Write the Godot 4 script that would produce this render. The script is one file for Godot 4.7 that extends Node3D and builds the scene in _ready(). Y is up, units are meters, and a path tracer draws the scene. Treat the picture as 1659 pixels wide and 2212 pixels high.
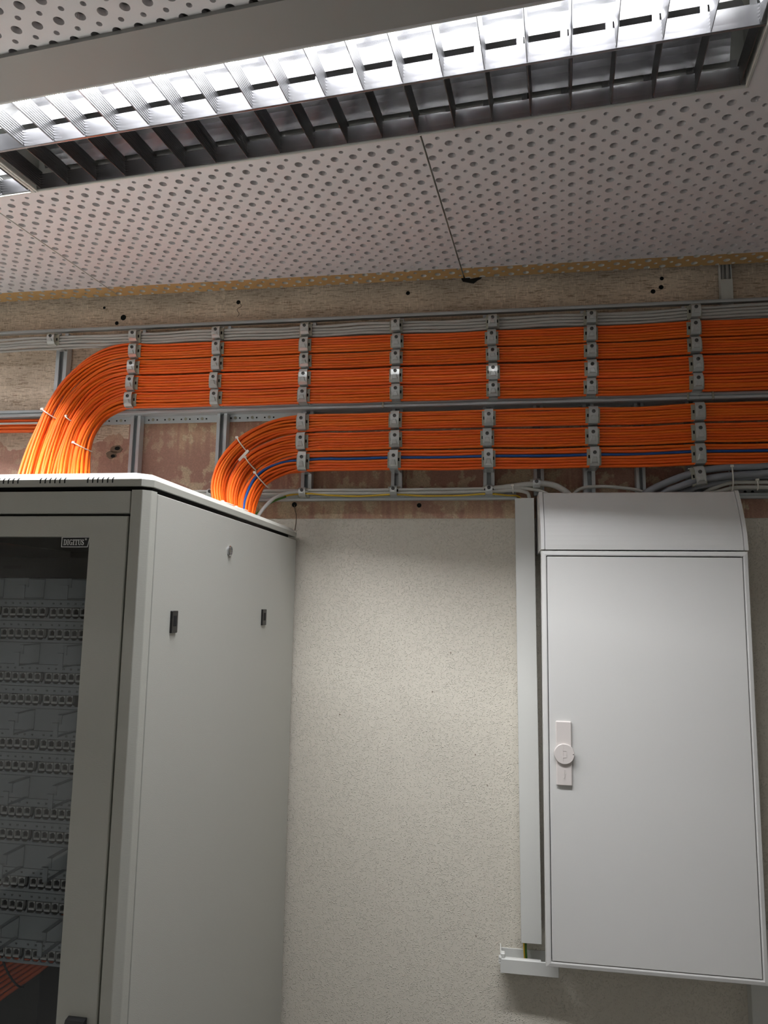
extends Node3D

# ------------------------------------------------------------------ mesh building
class MB:
	var v := PackedVector3Array()
	var n := PackedVector3Array()
	var uv := PackedVector2Array()
	func tri(a: Vector3, b: Vector3, c: Vector3, out: Vector3):
		var f := (b - a).cross(c - a)
		if f.length_squared() < 1e-20:
			return
		f = f.normalized()
		if f.dot(out) > 0.0:
			v.append_array([a, c, b])
		else:
			v.append_array([a, b, c])
			f = -f
		n.append_array([f, f, f])
		uv.append_array([Vector2.ZERO, Vector2.ZERO, Vector2.ZERO])
	func quad(a: Vector3, b: Vector3, c: Vector3, d: Vector3, out: Vector3):
		tri(a, b, c, out)
		tri(a, c, d, out)
	func smooth_tri(a: Vector3, b: Vector3, c: Vector3, na: Vector3, nb: Vector3, nc: Vector3):
		var f := (b - a).cross(c - a)
		if f.length_squared() < 1e-22:
			return
		if f.dot(na + nb + nc) > 0.0:
			v.append_array([a, c, b])
			n.append_array([na, nc, nb])
		else:
			v.append_array([a, b, c])
			n.append_array([na, nb, nc])
		uv.append_array([Vector2.ZERO, Vector2.ZERO, Vector2.ZERO])
	func smooth_quad(a: Vector3, b: Vector3, c: Vector3, d: Vector3, na: Vector3, nb: Vector3, nc: Vector3, nd: Vector3):
		smooth_tri(a, b, c, na, nb, nc)
		smooth_tri(a, c, d, na, nc, nd)
	func box(lo: Vector3, hi: Vector3, c := 0.0):
		# a box with chamfered edges
		var m := (lo + hi) * 0.5
		var h := (hi - lo) * 0.5
		c = minf(c, minf(h.x, minf(h.y, h.z)) * 0.95)
		for ax in 3:
			var b := (ax + 1) % 3
			var d := (ax + 2) % 3
			for s in [-1.0, 1.0]:
				var p := []
				for k in [[-1, -1], [1, -1], [1, 1], [-1, 1]]:
					var q := m
					q[ax] += s * h[ax]
					q[b] += k[0] * (h[b] - c)
					q[d] += k[1] * (h[d] - c)
					p.append(q)
				var o := Vector3.ZERO
				o[ax] = s
				quad(p[0], p[1], p[2], p[3], o)
		if c <= 0.0:
			return
		for ax in 3:
			var b := (ax + 1) % 3
			var d := (ax + 2) % 3
			for s in [-1.0, 1.0]:
				for t in [-1.0, 1.0]:
					var p := []
					for k in [[0, -1], [0, 1], [1, 1], [1, -1]]:
						var q := m
						q[ax] += k[1] * (h[ax] - c)
						q[b] += s * (h[b] - (c if k[0] else 0.0))
						q[d] += t * (h[d] - (0.0 if k[0] else c))
						p.append(q)
					var o := Vector3.ZERO
					o[b] = s
					o[d] = t
					quad(p[0], p[1], p[2], p[3], o)
		for sx in [-1.0, 1.0]:
			for sy in [-1.0, 1.0]:
				for sz in [-1.0, 1.0]:
					var e := Vector3(sx, sy, sz)
					var k := m + e * h
					tri(k - Vector3(0, sy * c, sz * c), k - Vector3(sx * c, 0, sz * c), k - Vector3(sx * c, sy * c, 0), e)
	func prism(poly: PackedVector2Array, xf: Transform3D, t0: float, t1: float, caps := true):
		# extrudes a closed outline (a, b) along t: point = xf * (a, b, t)
		var area := 0.0
		var m := poly.size()
		for i in m:
			area += poly[i].cross(poly[(i + 1) % m])
		var sg := signf(area)
		for i in m:
			var p := poly[i]
			var q := poly[(i + 1) % m]
			var e := q - p
			var o := xf.basis * Vector3(e.y * sg, -e.x * sg, 0)
			quad(xf * Vector3(p.x, p.y, t0), xf * Vector3(q.x, q.y, t0), xf * Vector3(q.x, q.y, t1), xf * Vector3(p.x, p.y, t1), o)
		if caps:
			var ids := Geometry2D.triangulate_polygon(poly)
			for i in range(0, ids.size(), 3):
				for s in [t0, t1]:
					var o := xf.basis * Vector3(0, 0, 1.0 if s == maxf(t0, t1) else -1.0)
					var a := poly[ids[i]]
					var b := poly[ids[i + 1]]
					var c := poly[ids[i + 2]]
					tri(xf * Vector3(a.x, a.y, s), xf * Vector3(b.x, b.y, s), xf * Vector3(c.x, c.y, s), o)
	func sheet(line: PackedVector2Array, thick: float, xf: Transform3D, t0: float, t1: float):
		# a bent sheet: the open line thickened to a closed outline, then extruded
		var m := line.size()
		var left := PackedVector2Array()
		var right := PackedVector2Array()
		for i in m:
			var d := Vector2.ZERO
			if i > 0:
				d += (line[i] - line[i - 1]).normalized()
			if i < m - 1:
				d += (line[i + 1] - line[i]).normalized()
			d = d.normalized()
			var k := Vector2(-d.y, d.x) * thick * 0.5
			left.append(line[i] + k)
			right.append(line[i] - k)
		for i in m - 1:
			prism(PackedVector2Array([left[i], left[i + 1], right[i + 1], right[i]]), xf, t0, t1)
	func tube(path: PackedVector3Array, r: float, sides := 8, closed := false):
		var m := path.size()
		var rings := []
		var nrm := []
		var up := Vector3.UP
		for i in m:
			var t := Vector3.ZERO
			if closed:
				t = path[(i + 1) % m] - path[(i - 1 + m) % m]
			else:
				t = path[mini(i + 1, m - 1)] - path[maxi(i - 1, 0)]
			t = t.normalized()
			if i == 0:
				up = Vector3.UP if absf(t.y) < 0.8 else Vector3.BACK
			up = (up - t * up.dot(t)).normalized()
			var side := t.cross(up)
			var ring := PackedVector3Array()
			var rn := PackedVector3Array()
			for k in sides:
				var a := TAU * k / sides
				var o := up * cos(a) + side * sin(a)
				ring.append(path[i] + o * r)
				rn.append(o)
			rings.append(ring)
			nrm.append(rn)
		for i in (m if closed else m - 1):
			var j := (i + 1) % m
			for k in sides:
				var l := (k + 1) % sides
				smooth_quad(rings[i][k], rings[i][l], rings[j][l], rings[j][k], nrm[i][k], nrm[i][l], nrm[j][l], nrm[j][k])
		if not closed:
			for e in [[0, path[0] - path[1]], [m - 1, path[m - 1] - path[m - 2]]]:
				for k in range(1, sides - 1):
					tri(rings[e[0]][0], rings[e[0]][k], rings[e[0]][k + 1], e[1])
	func lathe(prof: PackedVector2Array, xf: Transform3D, sides := 20):
		# prof: (radius, height along local z)
		for i in prof.size() - 1:
			var p := prof[i]
			var q := prof[i + 1]
			var e := q - p
			for k in sides:
				var a := TAU * k / sides
				var b := TAU * (k + 1) / sides
				var ca := Vector3(cos(a), sin(a), 0)
				var cb := Vector3(cos(b), sin(b), 0)
				var o := (ca + cb) * e.y + Vector3(0, 0, -e.x * 2.0)
				quad(xf * (ca * p.x + Vector3(0, 0, p.y)), xf * (cb * p.x + Vector3(0, 0, p.y)), xf * (cb * q.x + Vector3(0, 0, q.y)), xf * (ca * q.x + Vector3(0, 0, q.y)), xf.basis * o)
	func add_mesh(mesh: Mesh, xf: Transform3D):
		for s in mesh.get_surface_count():
			var a := mesh.surface_get_arrays(s)
			var pv: PackedVector3Array = a[Mesh.ARRAY_VERTEX]
			var pn: PackedVector3Array = a[Mesh.ARRAY_NORMAL]
			var ids = a[Mesh.ARRAY_INDEX]
			if ids == null or ids.is_empty():
				ids = range(pv.size())
			for i in ids:
				v.append(xf * pv[i])
				n.append((xf.basis * pn[i]).normalized())
				uv.append(Vector2.ZERO)
	func mesh() -> ArrayMesh:
		var a := []
		a.resize(Mesh.ARRAY_MAX)
		a[Mesh.ARRAY_VERTEX] = v
		a[Mesh.ARRAY_NORMAL] = n
		a[Mesh.ARRAY_TEX_UV] = uv
		var m := ArrayMesh.new()
		m.add_surface_from_arrays(Mesh.PRIMITIVE_TRIANGLES, a)
		return m

var M := {}
var rng := RandomNumberGenerator.new()
var used := {}
var ORD := ["topmost", "second from top", "third from top", "fourth from top", "fifth from top", "sixth from top", "seventh from top"]
const YC := 2.854          # underside of the suspended ceiling
const TURN := -0.0978      # the ceiling grid is turned against the wall
const PITCH := 0.046
const BIG0 := Vector2(0.2084, 0.7477)

func numbered(called: String) -> String:
	var k: int = used.get(called, 0)
	used[called] = k + 1
	return called if k == 0 else "%s_%03d" % [called, k]

func tag(o: Node3D, label: String, category: String, group := "") -> Node3D:
	o.set_meta("label", label)
	o.set_meta("category", category)
	if group != "":
		o.set_meta("group", group)
	return o

func thing(called: String, label: String, category: String, at := Vector3.ZERO, group := "") -> Node3D:
	var o := Node3D.new()
	o.name = numbered(called)
	add_child(o, true)
	o.position = at
	return tag(o, label, category, group)

func part(called: String, mesh, mat: Material, parent: Node3D, at := Vector3.ZERO) -> MeshInstance3D:
	var o := MeshInstance3D.new()
	o.name = called
	o.mesh = mesh.mesh() if mesh is MB else mesh
	o.material_override = mat
	o.position = at
	parent.add_child(o, true)
	return o

func single(called: String, mesh, mat: Material, label: String, category: String, group := "", at := Vector3.ZERO) -> MeshInstance3D:
	var o := MeshInstance3D.new()
	o.name = numbered(called)
	o.mesh = mesh.mesh() if mesh is MB else mesh
	o.material_override = mat
	o.position = at
	add_child(o, true)
	tag(o, label, category, group)
	return o

func setting(called: String, label := "", category := "") -> Node3D:
	var o := Node3D.new()
	o.name = called
	o.set_meta("kind", "structure")
	add_child(o, true)
	if label != "":
		tag(o, label, category)
	return o

func boxed(lo: Vector3, hi: Vector3, c := 0.0) -> MB:
	var b := MB.new()
	b.box(lo, hi, c)
	return b

func grid(u: float, w: float, y := YC) -> Vector3:
	return Vector3(u * cos(TURN) + w * sin(TURN), y, -u * sin(TURN) + w * cos(TURN))

func along_x(z := 0.0) -> Transform3D:   # outline given as (z, y), extruded along x
	return Transform3D(Basis(Vector3(0, 0, 1), Vector3(0, 1, 0), Vector3(1, 0, 0)), Vector3(0, 0, z))

func upright() -> Transform3D:           # outline given as (x, z), extruded along y
	return Transform3D(Basis(Vector3(1, 0, 0), Vector3(0, 0, 1), Vector3(0, 1, 0)), Vector3.ZERO)

func facing() -> Transform3D:            # outline given as (x, y), extruded along z
	return Transform3D.IDENTITY

func curve(pts: PackedVector3Array, per := 6) -> PackedVector3Array:
	var out := PackedVector3Array()
	var m := pts.size()
	for i in m - 1:
		var a := pts[maxi(i - 1, 0)]
		var d := pts[mini(i + 2, m - 1)]
		for k in per:
			out.append(pts[i].cubic_interpolate(pts[i + 1], a, d, float(k) / per))
	out.append(pts[m - 1])
	return out

# ------------------------------------------------------------------ materials
func mat(name_: String, c: Color, rough := 0.6, metal := 0.0, spec := 0.5) -> StandardMaterial3D:
	var m := StandardMaterial3D.new()
	m.resource_name = name_
	m.albedo_color = c
	m.roughness = rough
	m.metallic = metal
	m.metallic_specular = spec
	M[name_] = m
	return m

func noise_tex(seed_: int, freq: float, oct := 3, size := 512, type := FastNoiseLite.TYPE_SIMPLEX_SMOOTH) -> ImageTexture:
	var f := FastNoiseLite.new()
	f.seed = seed_
	f.noise_type = type
	f.frequency = freq
	f.fractal_octaves = oct
	return ImageTexture.create_from_image(f.get_seamless_image(size, size))

func relief(m: StandardMaterial3D, t: Texture2D, depth_cm: float, scale: Vector3, world := true):
	m.heightmap_enabled = true
	m.heightmap_texture = t
	m.heightmap_scale = depth_cm
	m.uv1_triplanar = true
	m.uv1_world_triplanar = world
	m.uv1_scale = scale

func stretched_noise(seed_: int, w: int, h: int, cw: float, ch: float) -> PackedByteArray:
	# noise whose grains are cw x ch pixels
	var f := FastNoiseLite.new()
	f.seed = seed_
	f.noise_type = FastNoiseLite.TYPE_VALUE
	f.frequency = 0.9
	f.fractal_type = FastNoiseLite.FRACTAL_NONE
	var im := f.get_image(int(w / cw) + 1, int(h / ch) + 1)
	im.resize(w, h, Image.INTERPOLATE_NEAREST if minf(cw, ch) < 3.0 else Image.INTERPOLATE_BILINEAR)
	im.convert(Image.FORMAT_L8)
	return im.get_data()

func smooth_noise(seed_: int, w: int, h: int, freq: float, oct: int) -> PackedByteArray:
	var f := FastNoiseLite.new()
	f.seed = seed_
	f.frequency = freq
	f.fractal_octaves = oct
	var im := f.get_image(w / 2, h / 2)
	im.resize(w, h, Image.INTERPOLATE_BILINEAR)
	im.convert(Image.FORMAT_L8)
	return im.get_data()

func crumb_tex() -> ImageTexture:
	# rough plaster: small crumbs and ridges of every direction, stamped on a soft ground; wraps round
	var n := 1024
	var h := PackedFloat32Array()
	h.resize(n * n)
	var r := RandomNumberGenerator.new()
	r.seed = 41
	for k in 5200:
		var cx := r.randi_range(0, n - 1)
		var cy := r.randi_range(0, n - 1)
		var a := r.randf() * PI
		var long := r.randf_range(3.5, 9.0)
		var wide := r.randf_range(2.5, 5.0)
		var top := r.randf_range(0.12, 0.5) * r.randf_range(0.5, 1.0)
		var ca := cos(a)
		var sa := sin(a)
		var m := int(maxf(long, wide))
		for j in range(-m, m + 1):
			for i in range(-m, m + 1):
				var u := (i * ca + j * sa) / long
				var v := (j * ca - i * sa) / wide
				var d := 1.0 - u * u - v * v
				if d > 0.0:
					var p := ((cy + j) & 1023) * n + ((cx + i) & 1023)
					h[p] = maxf(h[p], top * d * (1.6 - 0.6 * d) * d) + 0.2 * top * d * d
	var data := PackedByteArray()
	data.resize(n * n)
	for p in n * n:
		data[p] = clampi(int(h[p] * 230.0), 0, 255)
	return ImageTexture.create_from_image(Image.create_from_data(n, n, false, Image.FORMAT_L8, data))

func bare_wall_texture() -> ImageTexture:
	# woven old wallpaper above, reddish plaster with scraps of it below
	var w := 2048
	var h := 640
	var x0 := -1.8
	var weave := PackedFloat32Array()
	weave.resize(w * h)
	var r := RandomNumberGenerator.new()
	r.seed = 77
	for k in 60000:
		# short threads of the weave, mostly lying, some standing; darker or lighter than the ground
		var lying := r.randf() < 0.62
		var long := r.randi_range(5, 22) if lying else r.randi_range(4, 15)
		var px := r.randi_range(0, w - 1)
		var py := r.randi_range(0, h - 2)
		var d := r.randf_range(-0.18, 0.02) if lying else r.randf_range(-0.10, 0.11)
		var thick := 2 if r.randf() < 0.6 else 1
		for t in long:
			for q in thick:
				var xx: int = (px + (t if lying else q)) % w
				var yy: int = py + (q if lying else t)
				if yy < h:
					weave[yy * w + xx] += d
	var fine := stretched_noise(6, w, h, 1.5, 1.5)
	var scrap := smooth_noise(7, w, h, 0.02, 5)
	var scrap2 := smooth_noise(8, w, h, 0.05, 4)
	var tone := smooth_noise(9, w, h, 0.006, 3)
	var drip := stretched_noise(10, w, h, 5.0, 60.0)
	var data := PackedByteArray()
	data.resize(w * h * 3)
	for j in h:
		var y := 2.905 - 0.84 * j / h
		for i in w:
			var p := j * w + i
			var x := x0 + 2.7 * i / w
			var s1 := scrap[p] / 255.0
			var s2 := scrap2[p] / 255.0
			var t1 := tone[p] / 255.0
			var paper := Color(0.875, 0.80, 0.715).lerp(Color(0.50, 0.40, 0.30), clampf(-weave[p] * 1.9, -0.2, 0.95)) * (1.0 + 0.06 * (fine[p] / 255.0 - 0.5)) * (0.92 + 0.16 * t1)
			var red := Color(0.68, 0.525, 0.46).lerp(Color(0.76, 0.625, 0.52), smoothstep(0.35, 0.7, t1 * 0.6 + drip[p] / 640.0))
			red = red * (0.93 + 0.14 * fine[p] / 255.0)
			var cream := Color(0.80, 0.72, 0.60) * (0.9 + 0.2 * fine[p] / 255.0)
			var k := smoothstep(0.56, 0.66, s1 * 0.42 + s2 * 0.44 + 0.17 * drip[p] / 255.0 + 0.05 * fine[p] / 255.0)
			k *= 0.85 if x > -1.05 else 0.45
			var edge := 2.425 if x > -1.25 else 2.335 + 0.06 * (s1 - 0.5) + 0.09 * clampf((-1.45 - x) * -1.5, 0.0, 1.0)
			if y < 2.132 :
				k = maxf(k, smoothstep(0.45, 0.6, s1) * 0.5)
			var c := paper if y > edge + 0.012 * (s2 - 0.5) else red.lerp(cream, k)
			data[p * 3] = clampi(int(c.r * 255.0), 0, 255)
			data[p * 3 + 1] = clampi(int(c.g * 255.0), 0, 255)
			data[p * 3 + 2] = clampi(int(c.b * 255.0), 0, 255)
	return ImageTexture.create_from_image(Image.create_from_data(w, h, false, Image.FORMAT_RGB8, data))

func make_materials():
	var crumbs := crumb_tex()
	var grain := noise_tex(12, 0.08, 3, 512)
	var plaster := mat("painted_plaster", Color(0.815, 0.79, 0.735), 0.85)
	relief(plaster, crumbs, 0.40, Vector3(2.8, 2.8, 2.8))
	var bare := mat("bare_wall", Color.WHITE, 0.9)
	bare.albedo_texture = bare_wall_texture()
	mat("room_wall", Color(0.86, 0.85, 0.82), 0.9)
	mat("floor_grey", Color(0.34, 0.34, 0.33), 0.6)
	mat("tile_white", Color(0.86, 0.845, 0.85), 0.85)
	mat("tile_raw", Color(0.78, 0.63, 0.42), 0.9)
	mat("fleece", Color(0.46, 0.45, 0.44), 1.0)
	mat("gypsum", Color(0.88, 0.87, 0.84), 0.9)
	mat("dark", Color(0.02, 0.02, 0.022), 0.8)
	mat("hole_black", Color(0.03, 0.028, 0.025), 0.9)
	mat("concrete", Color(0.47, 0.40, 0.33), 0.95)
	mat("zinc", Color(0.78, 0.80, 0.81), 0.32, 0.4)
	mat("strap_steel", Color(0.80, 0.81, 0.80), 0.28, 0.65)
	mat("screw_steel", Color(0.36, 0.36, 0.35), 0.4, 0.6)
	mat("trough_plastic", Color(0.64, 0.63, 0.57), 0.55)
	for k in 4:
		mat("orange_%d" % k, Color(0.90 + 0.02 * (k % 2), 0.365 + 0.018 * k, 0.09), 0.42, 0.0, 0.45)
	mat("blue_cable", Color(0.05, 0.28, 0.54), 0.45)
	mat("grey_cable", Color(0.70, 0.685, 0.665), 0.5)
	mat("light_grey_cable", Color(0.72, 0.715, 0.685), 0.5)
	mat("dark_grey_cable", Color(0.52, 0.53, 0.55), 0.5)
	mat("white_cable", Color(0.80, 0.80, 0.78), 0.45)
	mat("yellow_wire", Color(0.80, 0.66, 0.16), 0.45)
	mat("green_wire", Color(0.25, 0.45, 0.12), 0.45)
	mat("tie_plastic", Color(0.86, 0.84, 0.80), 0.4)
	var rack := mat("rack_paint", Color(0.70, 0.70, 0.67), 0.48)
	relief(rack, grain, 0.012, Vector3(9, 9, 9))
	var leather := mat("rack_front_paint", Color(0.70, 0.70, 0.665), 0.5)
	relief(leather, noise_tex(14, 0.05, 3, 512), 0.012, Vector3(5, 14, 5))
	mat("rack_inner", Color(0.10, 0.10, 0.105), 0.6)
	var glass := mat("smoked_glass", Color(0.02, 0.024, 0.026, 0.19), 0.02)
	glass.transparency = BaseMaterial3D.TRANSPARENCY_ALPHA
	mat("panel_grey", Color(0.70, 0.74, 0.76), 0.55)
	mat("jack_grey", Color(0.86, 0.88, 0.88), 0.45)
	mat("jack_black", Color(0.07, 0.08, 0.09), 0.6)
	mat("print_black", Color(0.05, 0.05, 0.055), 0.8)
	mat("latch_black", Color(0.055, 0.055, 0.055), 0.4)
	mat("chrome", Color(0.85, 0.85, 0.86), 0.08, 1.0)
	mat("badge_black", Color(0.012, 0.012, 0.012), 0.5)
	mat("badge_silver", Color(0.86, 0.86, 0.85), 0.4)
	var white := mat("board_white", Color(0.83, 0.825, 0.81), 0.42)
	relief(white, grain, 0.006, Vector3(9, 9, 9))
	mat("duct_white", Color(0.80, 0.80, 0.78), 0.45)
	mat("lock_white", Color(0.84, 0.81, 0.79), 0.4)
	mat("lock_emboss", Color(0.87, 0.85, 0.83), 0.35)
	var alu := mat("louvre_aluminium", Color(0.62, 0.62, 0.63), 0.26, 1.0)
	alu.anisotropy_enabled = false
	mat("blade_aluminium", Color(0.52, 0.52, 0.52), 0.28, 1.0)
	mat("lamp_white", Color(0.80, 0.80, 0.78), 0.5)
	mat("lamp_trim", Color(0.56, 0.56, 0.55), 0.5)
	var lit := mat("tube_lit", Color(0.9, 0.9, 0.9), 0.4)
	lit.emission_enabled = true
	lit.emission = Color(0.93, 0.95, 1.0)
	lit.emission_energy_multiplier = 4.0
	mat("tube_off", Color(0.75, 0.75, 0.74), 0.25)
	mat("brass_cap", Color(0.75, 0.72, 0.66), 0.3, 0.9)
	mat("rag_black", Color(0.02, 0.02, 0.022), 0.7)
	mat("fibre", Color(0.42, 0.36, 0.29), 0.8)

# ------------------------------------------------------------------ camera, light
func make_camera_and_light():
	var cam := Camera3D.new()
	cam.name = "camera"
	cam.fov = rad_to_deg(2.0 * atan(1106.0 / 1540.0))
	cam.near = 0.05
	cam.far = 60.0
	cam.transform = Transform3D(Basis(Vector3(0.98880, 0.016156, -0.14837), Vector3(0.003114, 0.99167, 0.12874), Vector3(0.14922, -0.12776, 0.98052)).orthonormalized(), Vector3(0, 1.8, 2.264))
	add_child(cam)
	cam.current = true
	var we := WorldEnvironment.new()
	we.name = "world"
	var env := Environment.new()
	env.background_mode = Environment.BG_COLOR
	env.background_color = Color(0.02, 0.02, 0.02)
	env.ambient_light_source = Environment.AMBIENT_SOURCE_DISABLED
	env.tonemap_mode = Environment.TONE_MAPPER_LINEAR
	env.tonemap_exposure = 1.0
	env.sdfgi_enabled = true
	env.ssao_enabled = true
	env.ssil_enabled = true
	we.environment = env
	add_child(we)

const LAMP_POWER := 6.0
func lamp_light(parent: Node3D, at: Vector3, size: Vector2, power: float):
	var l := AreaLight3D.new()
	l.name = "tube_light"
	l.area_size = size
	l.area_normalize_energy = true
	l.light_energy = power
	l.light_color = Color(0.98, 0.985, 1.0)
	l.area_range = 12.0
	l.area_attenuation = 2.0
	l.shadow_enabled = true
	l.rotation = Vector3(-PI / 2, 0, 0)
	l.position = at
	parent.add_child(l, true)

# ------------------------------------------------------------------ room shell
func make_room():
	var wb := setting("wall_back", "back wall with white rough plaster below and bare old wallpaper and red plaster above", "wall")
	part("painted_plaster", boxed(Vector3(-3.0, 0, -0.14), Vector3(2.3, 2.0735, 0.0), 0.002), M.painted_plaster, wb)
	var b := MB.new()
	var lo := Vector3(-3.0, 2.0735, -0.005)
	var hi := Vector3(2.3, 3.16, -0.005)
	b.quad(lo, Vector3(hi.x, lo.y, lo.z), hi, Vector3(lo.x, hi.y, lo.z), Vector3.BACK)
	b.uv.clear()
	for p in b.v:
		b.uv.append(Vector2((p.x + 1.8) / 2.7, (2.905 - p.y) / 0.84))
	var lo2 := Vector3(-3.0, 2.0735, -0.14)
	var body := MB.new()
	body.box(lo2, Vector3(2.3, 3.16, -0.0052))
	b.v.append_array(body.v)
	b.n.append_array(body.n)
	b.uv.append_array(body.uv)
	part("bare_strip", b, M.bare_wall, wb)
	# drilled holes, plugs and the chiselled patch
	for s in [[-1.374, 2.839, 0.004], [-1.322, 2.779, 0.0055], [-1.298, 2.799, 0.0085], [-0.871, 2.835, 0.006], [-0.276, 2.838, 0.0055], [0.512, 2.803, 0.006], [0.537, 2.816, 0.006], [0.54, 2.845, 0.005], [-0.646, 2.121, 0.007], [-0.231, 2.117, 0.006]]:
		var h := MB.new()
		h.lathe(PackedVector2Array([Vector2(s[2] * 1.25, 0.0), Vector2(s[2] * 1.15, 0.0012), Vector2(s[2] * 0.9, 0.0006), Vector2(s[2] * 0.75, 0.0002), Vector2(0.0, 0.0001)]), Transform3D(Basis.IDENTITY, Vector3(s[0], s[1], -0.0048)), 14)
		part("drill_hole", h, M.hole_black, wb)
	var rim := MB.new()
	rng.seed = 51
	for c in [[-1.291, 2.319, 0.022], [-1.309, 2.301, 0.021]]:
		var rough := PackedVector2Array()
		for k in 17:
			var a := TAU * k / 17
			var q: float = c[2] * rng.randf_range(0.82, 1.12)
			rough.append(Vector2(c[0] + q * cos(a), c[1] + q * 0.72 * sin(a)))
		rim.prism(rough, facing(), -0.0055, -0.0035)
	part("chiselled_patch", rim, M.concrete, wb)
	for c in [[-1.288, 2.322, 0.0085], [-1.302, 2.295, 0.0075]]:
		var h := MB.new()
		h.lathe(PackedVector2Array([Vector2(c[2], 0.0), Vector2(c[2] * 0.8, 0.0008), Vector2(0.0, 0.0006)]), Transform3D(Basis.from_scale(Vector3(1.2, 0.8, 1)), Vector3(c[0], c[1], -0.0035)), 9)
		part("drill_hole", h, M.hole_black, wb)
	var f := MB.new()
	f.tube(curve(PackedVector3Array([Vector3(-0.645, 2.12, -0.002), Vector3(-0.641, 2.10, -0.001), Vector3(-0.637, 2.085, 0.0), Vector3(-0.637, 2.06, 0.001), Vector3(-0.64, 2.035, 0.0008)])), 0.0014, 5)
	part("loose_fibre", f, M.fibre, wb)
	var f2 := MB.new()
	f2.tube(curve(PackedVector3Array([Vector3(-0.867, 2.832, -0.003), Vector3(-0.858, 2.82, -0.003), Vector3(-0.874, 2.808, -0.003), Vector3(-0.866, 2.792, -0.003), Vector3(-0.872, 2.782, -0.004)])), 0.001, 5)
	part("loose_fibre", f2, M.fibre, wb)
	var specks := MB.new()
	rng.seed = 21
	for k in 6:
		var p := Vector3(rng.randf_range(-0.5, 0.0), rng.randf_range(0.8, 1.75), 0.0004)
		specks.box(p - Vector3(0.0012, 0.002, 0.0008), p + Vector3(0.0012, 0.002, 0.0012))
	part("dirt_speck", specks, M.fibre, wb).set_meta("kind", "stuff")
	part("wall_slab", boxed(Vector3(-3.14, 0, -0.14), Vector3(-3.0, 3.16, 5.16)), M.room_wall, setting("wall_left"))
	part("wall_slab", boxed(Vector3(2.3, 0, -0.14), Vector3(2.44, 3.16, 5.16)), M.room_wall, setting("wall_right"))
	part("wall_slab", boxed(Vector3(-3.14, 0, 5.16), Vector3(2.44, 3.16, 5.3)), M.room_wall, setting("wall_front"))
	part("floor_slab", boxed(Vector3(-3.14, -0.12, -0.14), Vector3(2.44, 0.0, 5.3)), M.floor_grey, setting("floor"))

# ------------------------------------------------------------------ perforated ceiling
class Plate:
	# collects the perforated face and hole walls of one tile; keep(p) >= 0 planes clip it
	var b := MB.new()
	var holes := MB.new()
	var planes := []      # [normal (Vector2), offset]: kept where n.p >= offset
	var y := 0.0
	var deep := 0.0125
	func inside(p: Vector2, r: float) -> int:
		var all := 1
		for q in planes:
			var d: float = q[0].dot(p) - q[1]
			if d < -r:
				return -1
			if d < r:
				all = 0
		return all
	func face(poly: PackedVector2Array, clip: bool):
		if clip:
			for q in planes:
				var out := PackedVector2Array()
				var m := poly.size()
				for i in m:
					var a := poly[i]
					var c := poly[(i + 1) % m]
					var da: float = q[0].dot(a) - q[1]
					var dc: float = q[0].dot(c) - q[1]
					if da >= 0.0:
						out.append(a)
					if (da >= 0.0) != (dc >= 0.0):
						out.append(a.lerp(c, da / (da - dc)))
				poly = out
				if poly.size() < 3:
					return
		for i in range(1, poly.size() - 1):
			b.tri(Vector3(poly[0].x, y, poly[0].y), Vector3(poly[i].x, y, poly[i].y), Vector3(poly[i + 1].x, y, poly[i + 1].y), Vector3.DOWN)
	func wall(a: Vector2, c: Vector2, middle: Vector2, clip: bool):
		if clip:
			for q in planes:
				var da: float = q[0].dot(a) - q[1]
				var dc: float = q[0].dot(c) - q[1]
				if da < 0.0 and dc < 0.0:
					return
				if (da < 0.0) != (dc < 0.0):
					var x := a.lerp(c, da / (da - dc))
					if da < 0.0:
						a = x
					else:
						c = x
		var na := (middle - a).normalized()
		var nc := (middle - c).normalized()
		holes.smooth_quad(Vector3(a.x, y, a.y), Vector3(c.x, y, c.y), Vector3(c.x, y + deep, c.y), Vector3(a.x, y + deep, a.y), Vector3(na.x, 0, na.y), Vector3(nc.x, 0, nc.y), Vector3(nc.x, 0, nc.y), Vector3(na.x, 0, na.y))
	func cell(mid: Vector2, p: float, rb: float, rs: float, big: bool, corners: Array):
		var k := inside(mid, p * 0.72)
		if k < 0:
			return
		var clip := k == 0
		var hp := p * 0.5
		var sgn := [Vector2(1, 1), Vector2(-1, 1), Vector2(-1, -1), Vector2(1, -1)]
		var ring := PackedVector2Array()
		for c in 4:
			var s: Vector2 = sgn[c]
			var corner := mid + s * hp
			var start := 0.0
			if corners[c]:
				var base := (-s).angle()
				var first := PackedVector2Array()
				for t in 5:
					var a: float = base + PI / 4 - PI / 8 * t
					first.append(corner + Vector2.from_angle(a) * rs)
				ring.append_array(first)
				for t in 4:
					wall(first[t], first[t + 1], corner, clip)
			else:
				ring.append(corner)
			# points along the edge towards the next corner
			var e0 := mid + s * hp
			var e1: Vector2 = mid + sgn[(c + 1) % 4] * hp
			for t in [0.34, 0.45, 0.55, 0.66]:
				ring.append(e0.lerp(e1, t))
		var m := ring.size()
		if not big:
			for i in m:
				face(PackedVector2Array([mid, ring[i], ring[(i + 1) % m]]), clip)
			return
		for i in m:
			var a := ring[i]
			var c := ring[(i + 1) % m]
			var ia := mid + (a - mid).normalized() * rb
			var ic := mid + (c - mid).normalized() * rb
			face(PackedVector2Array([ia, a, c, ic]), clip)
			wall(ia, ic, mid, clip)

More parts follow.
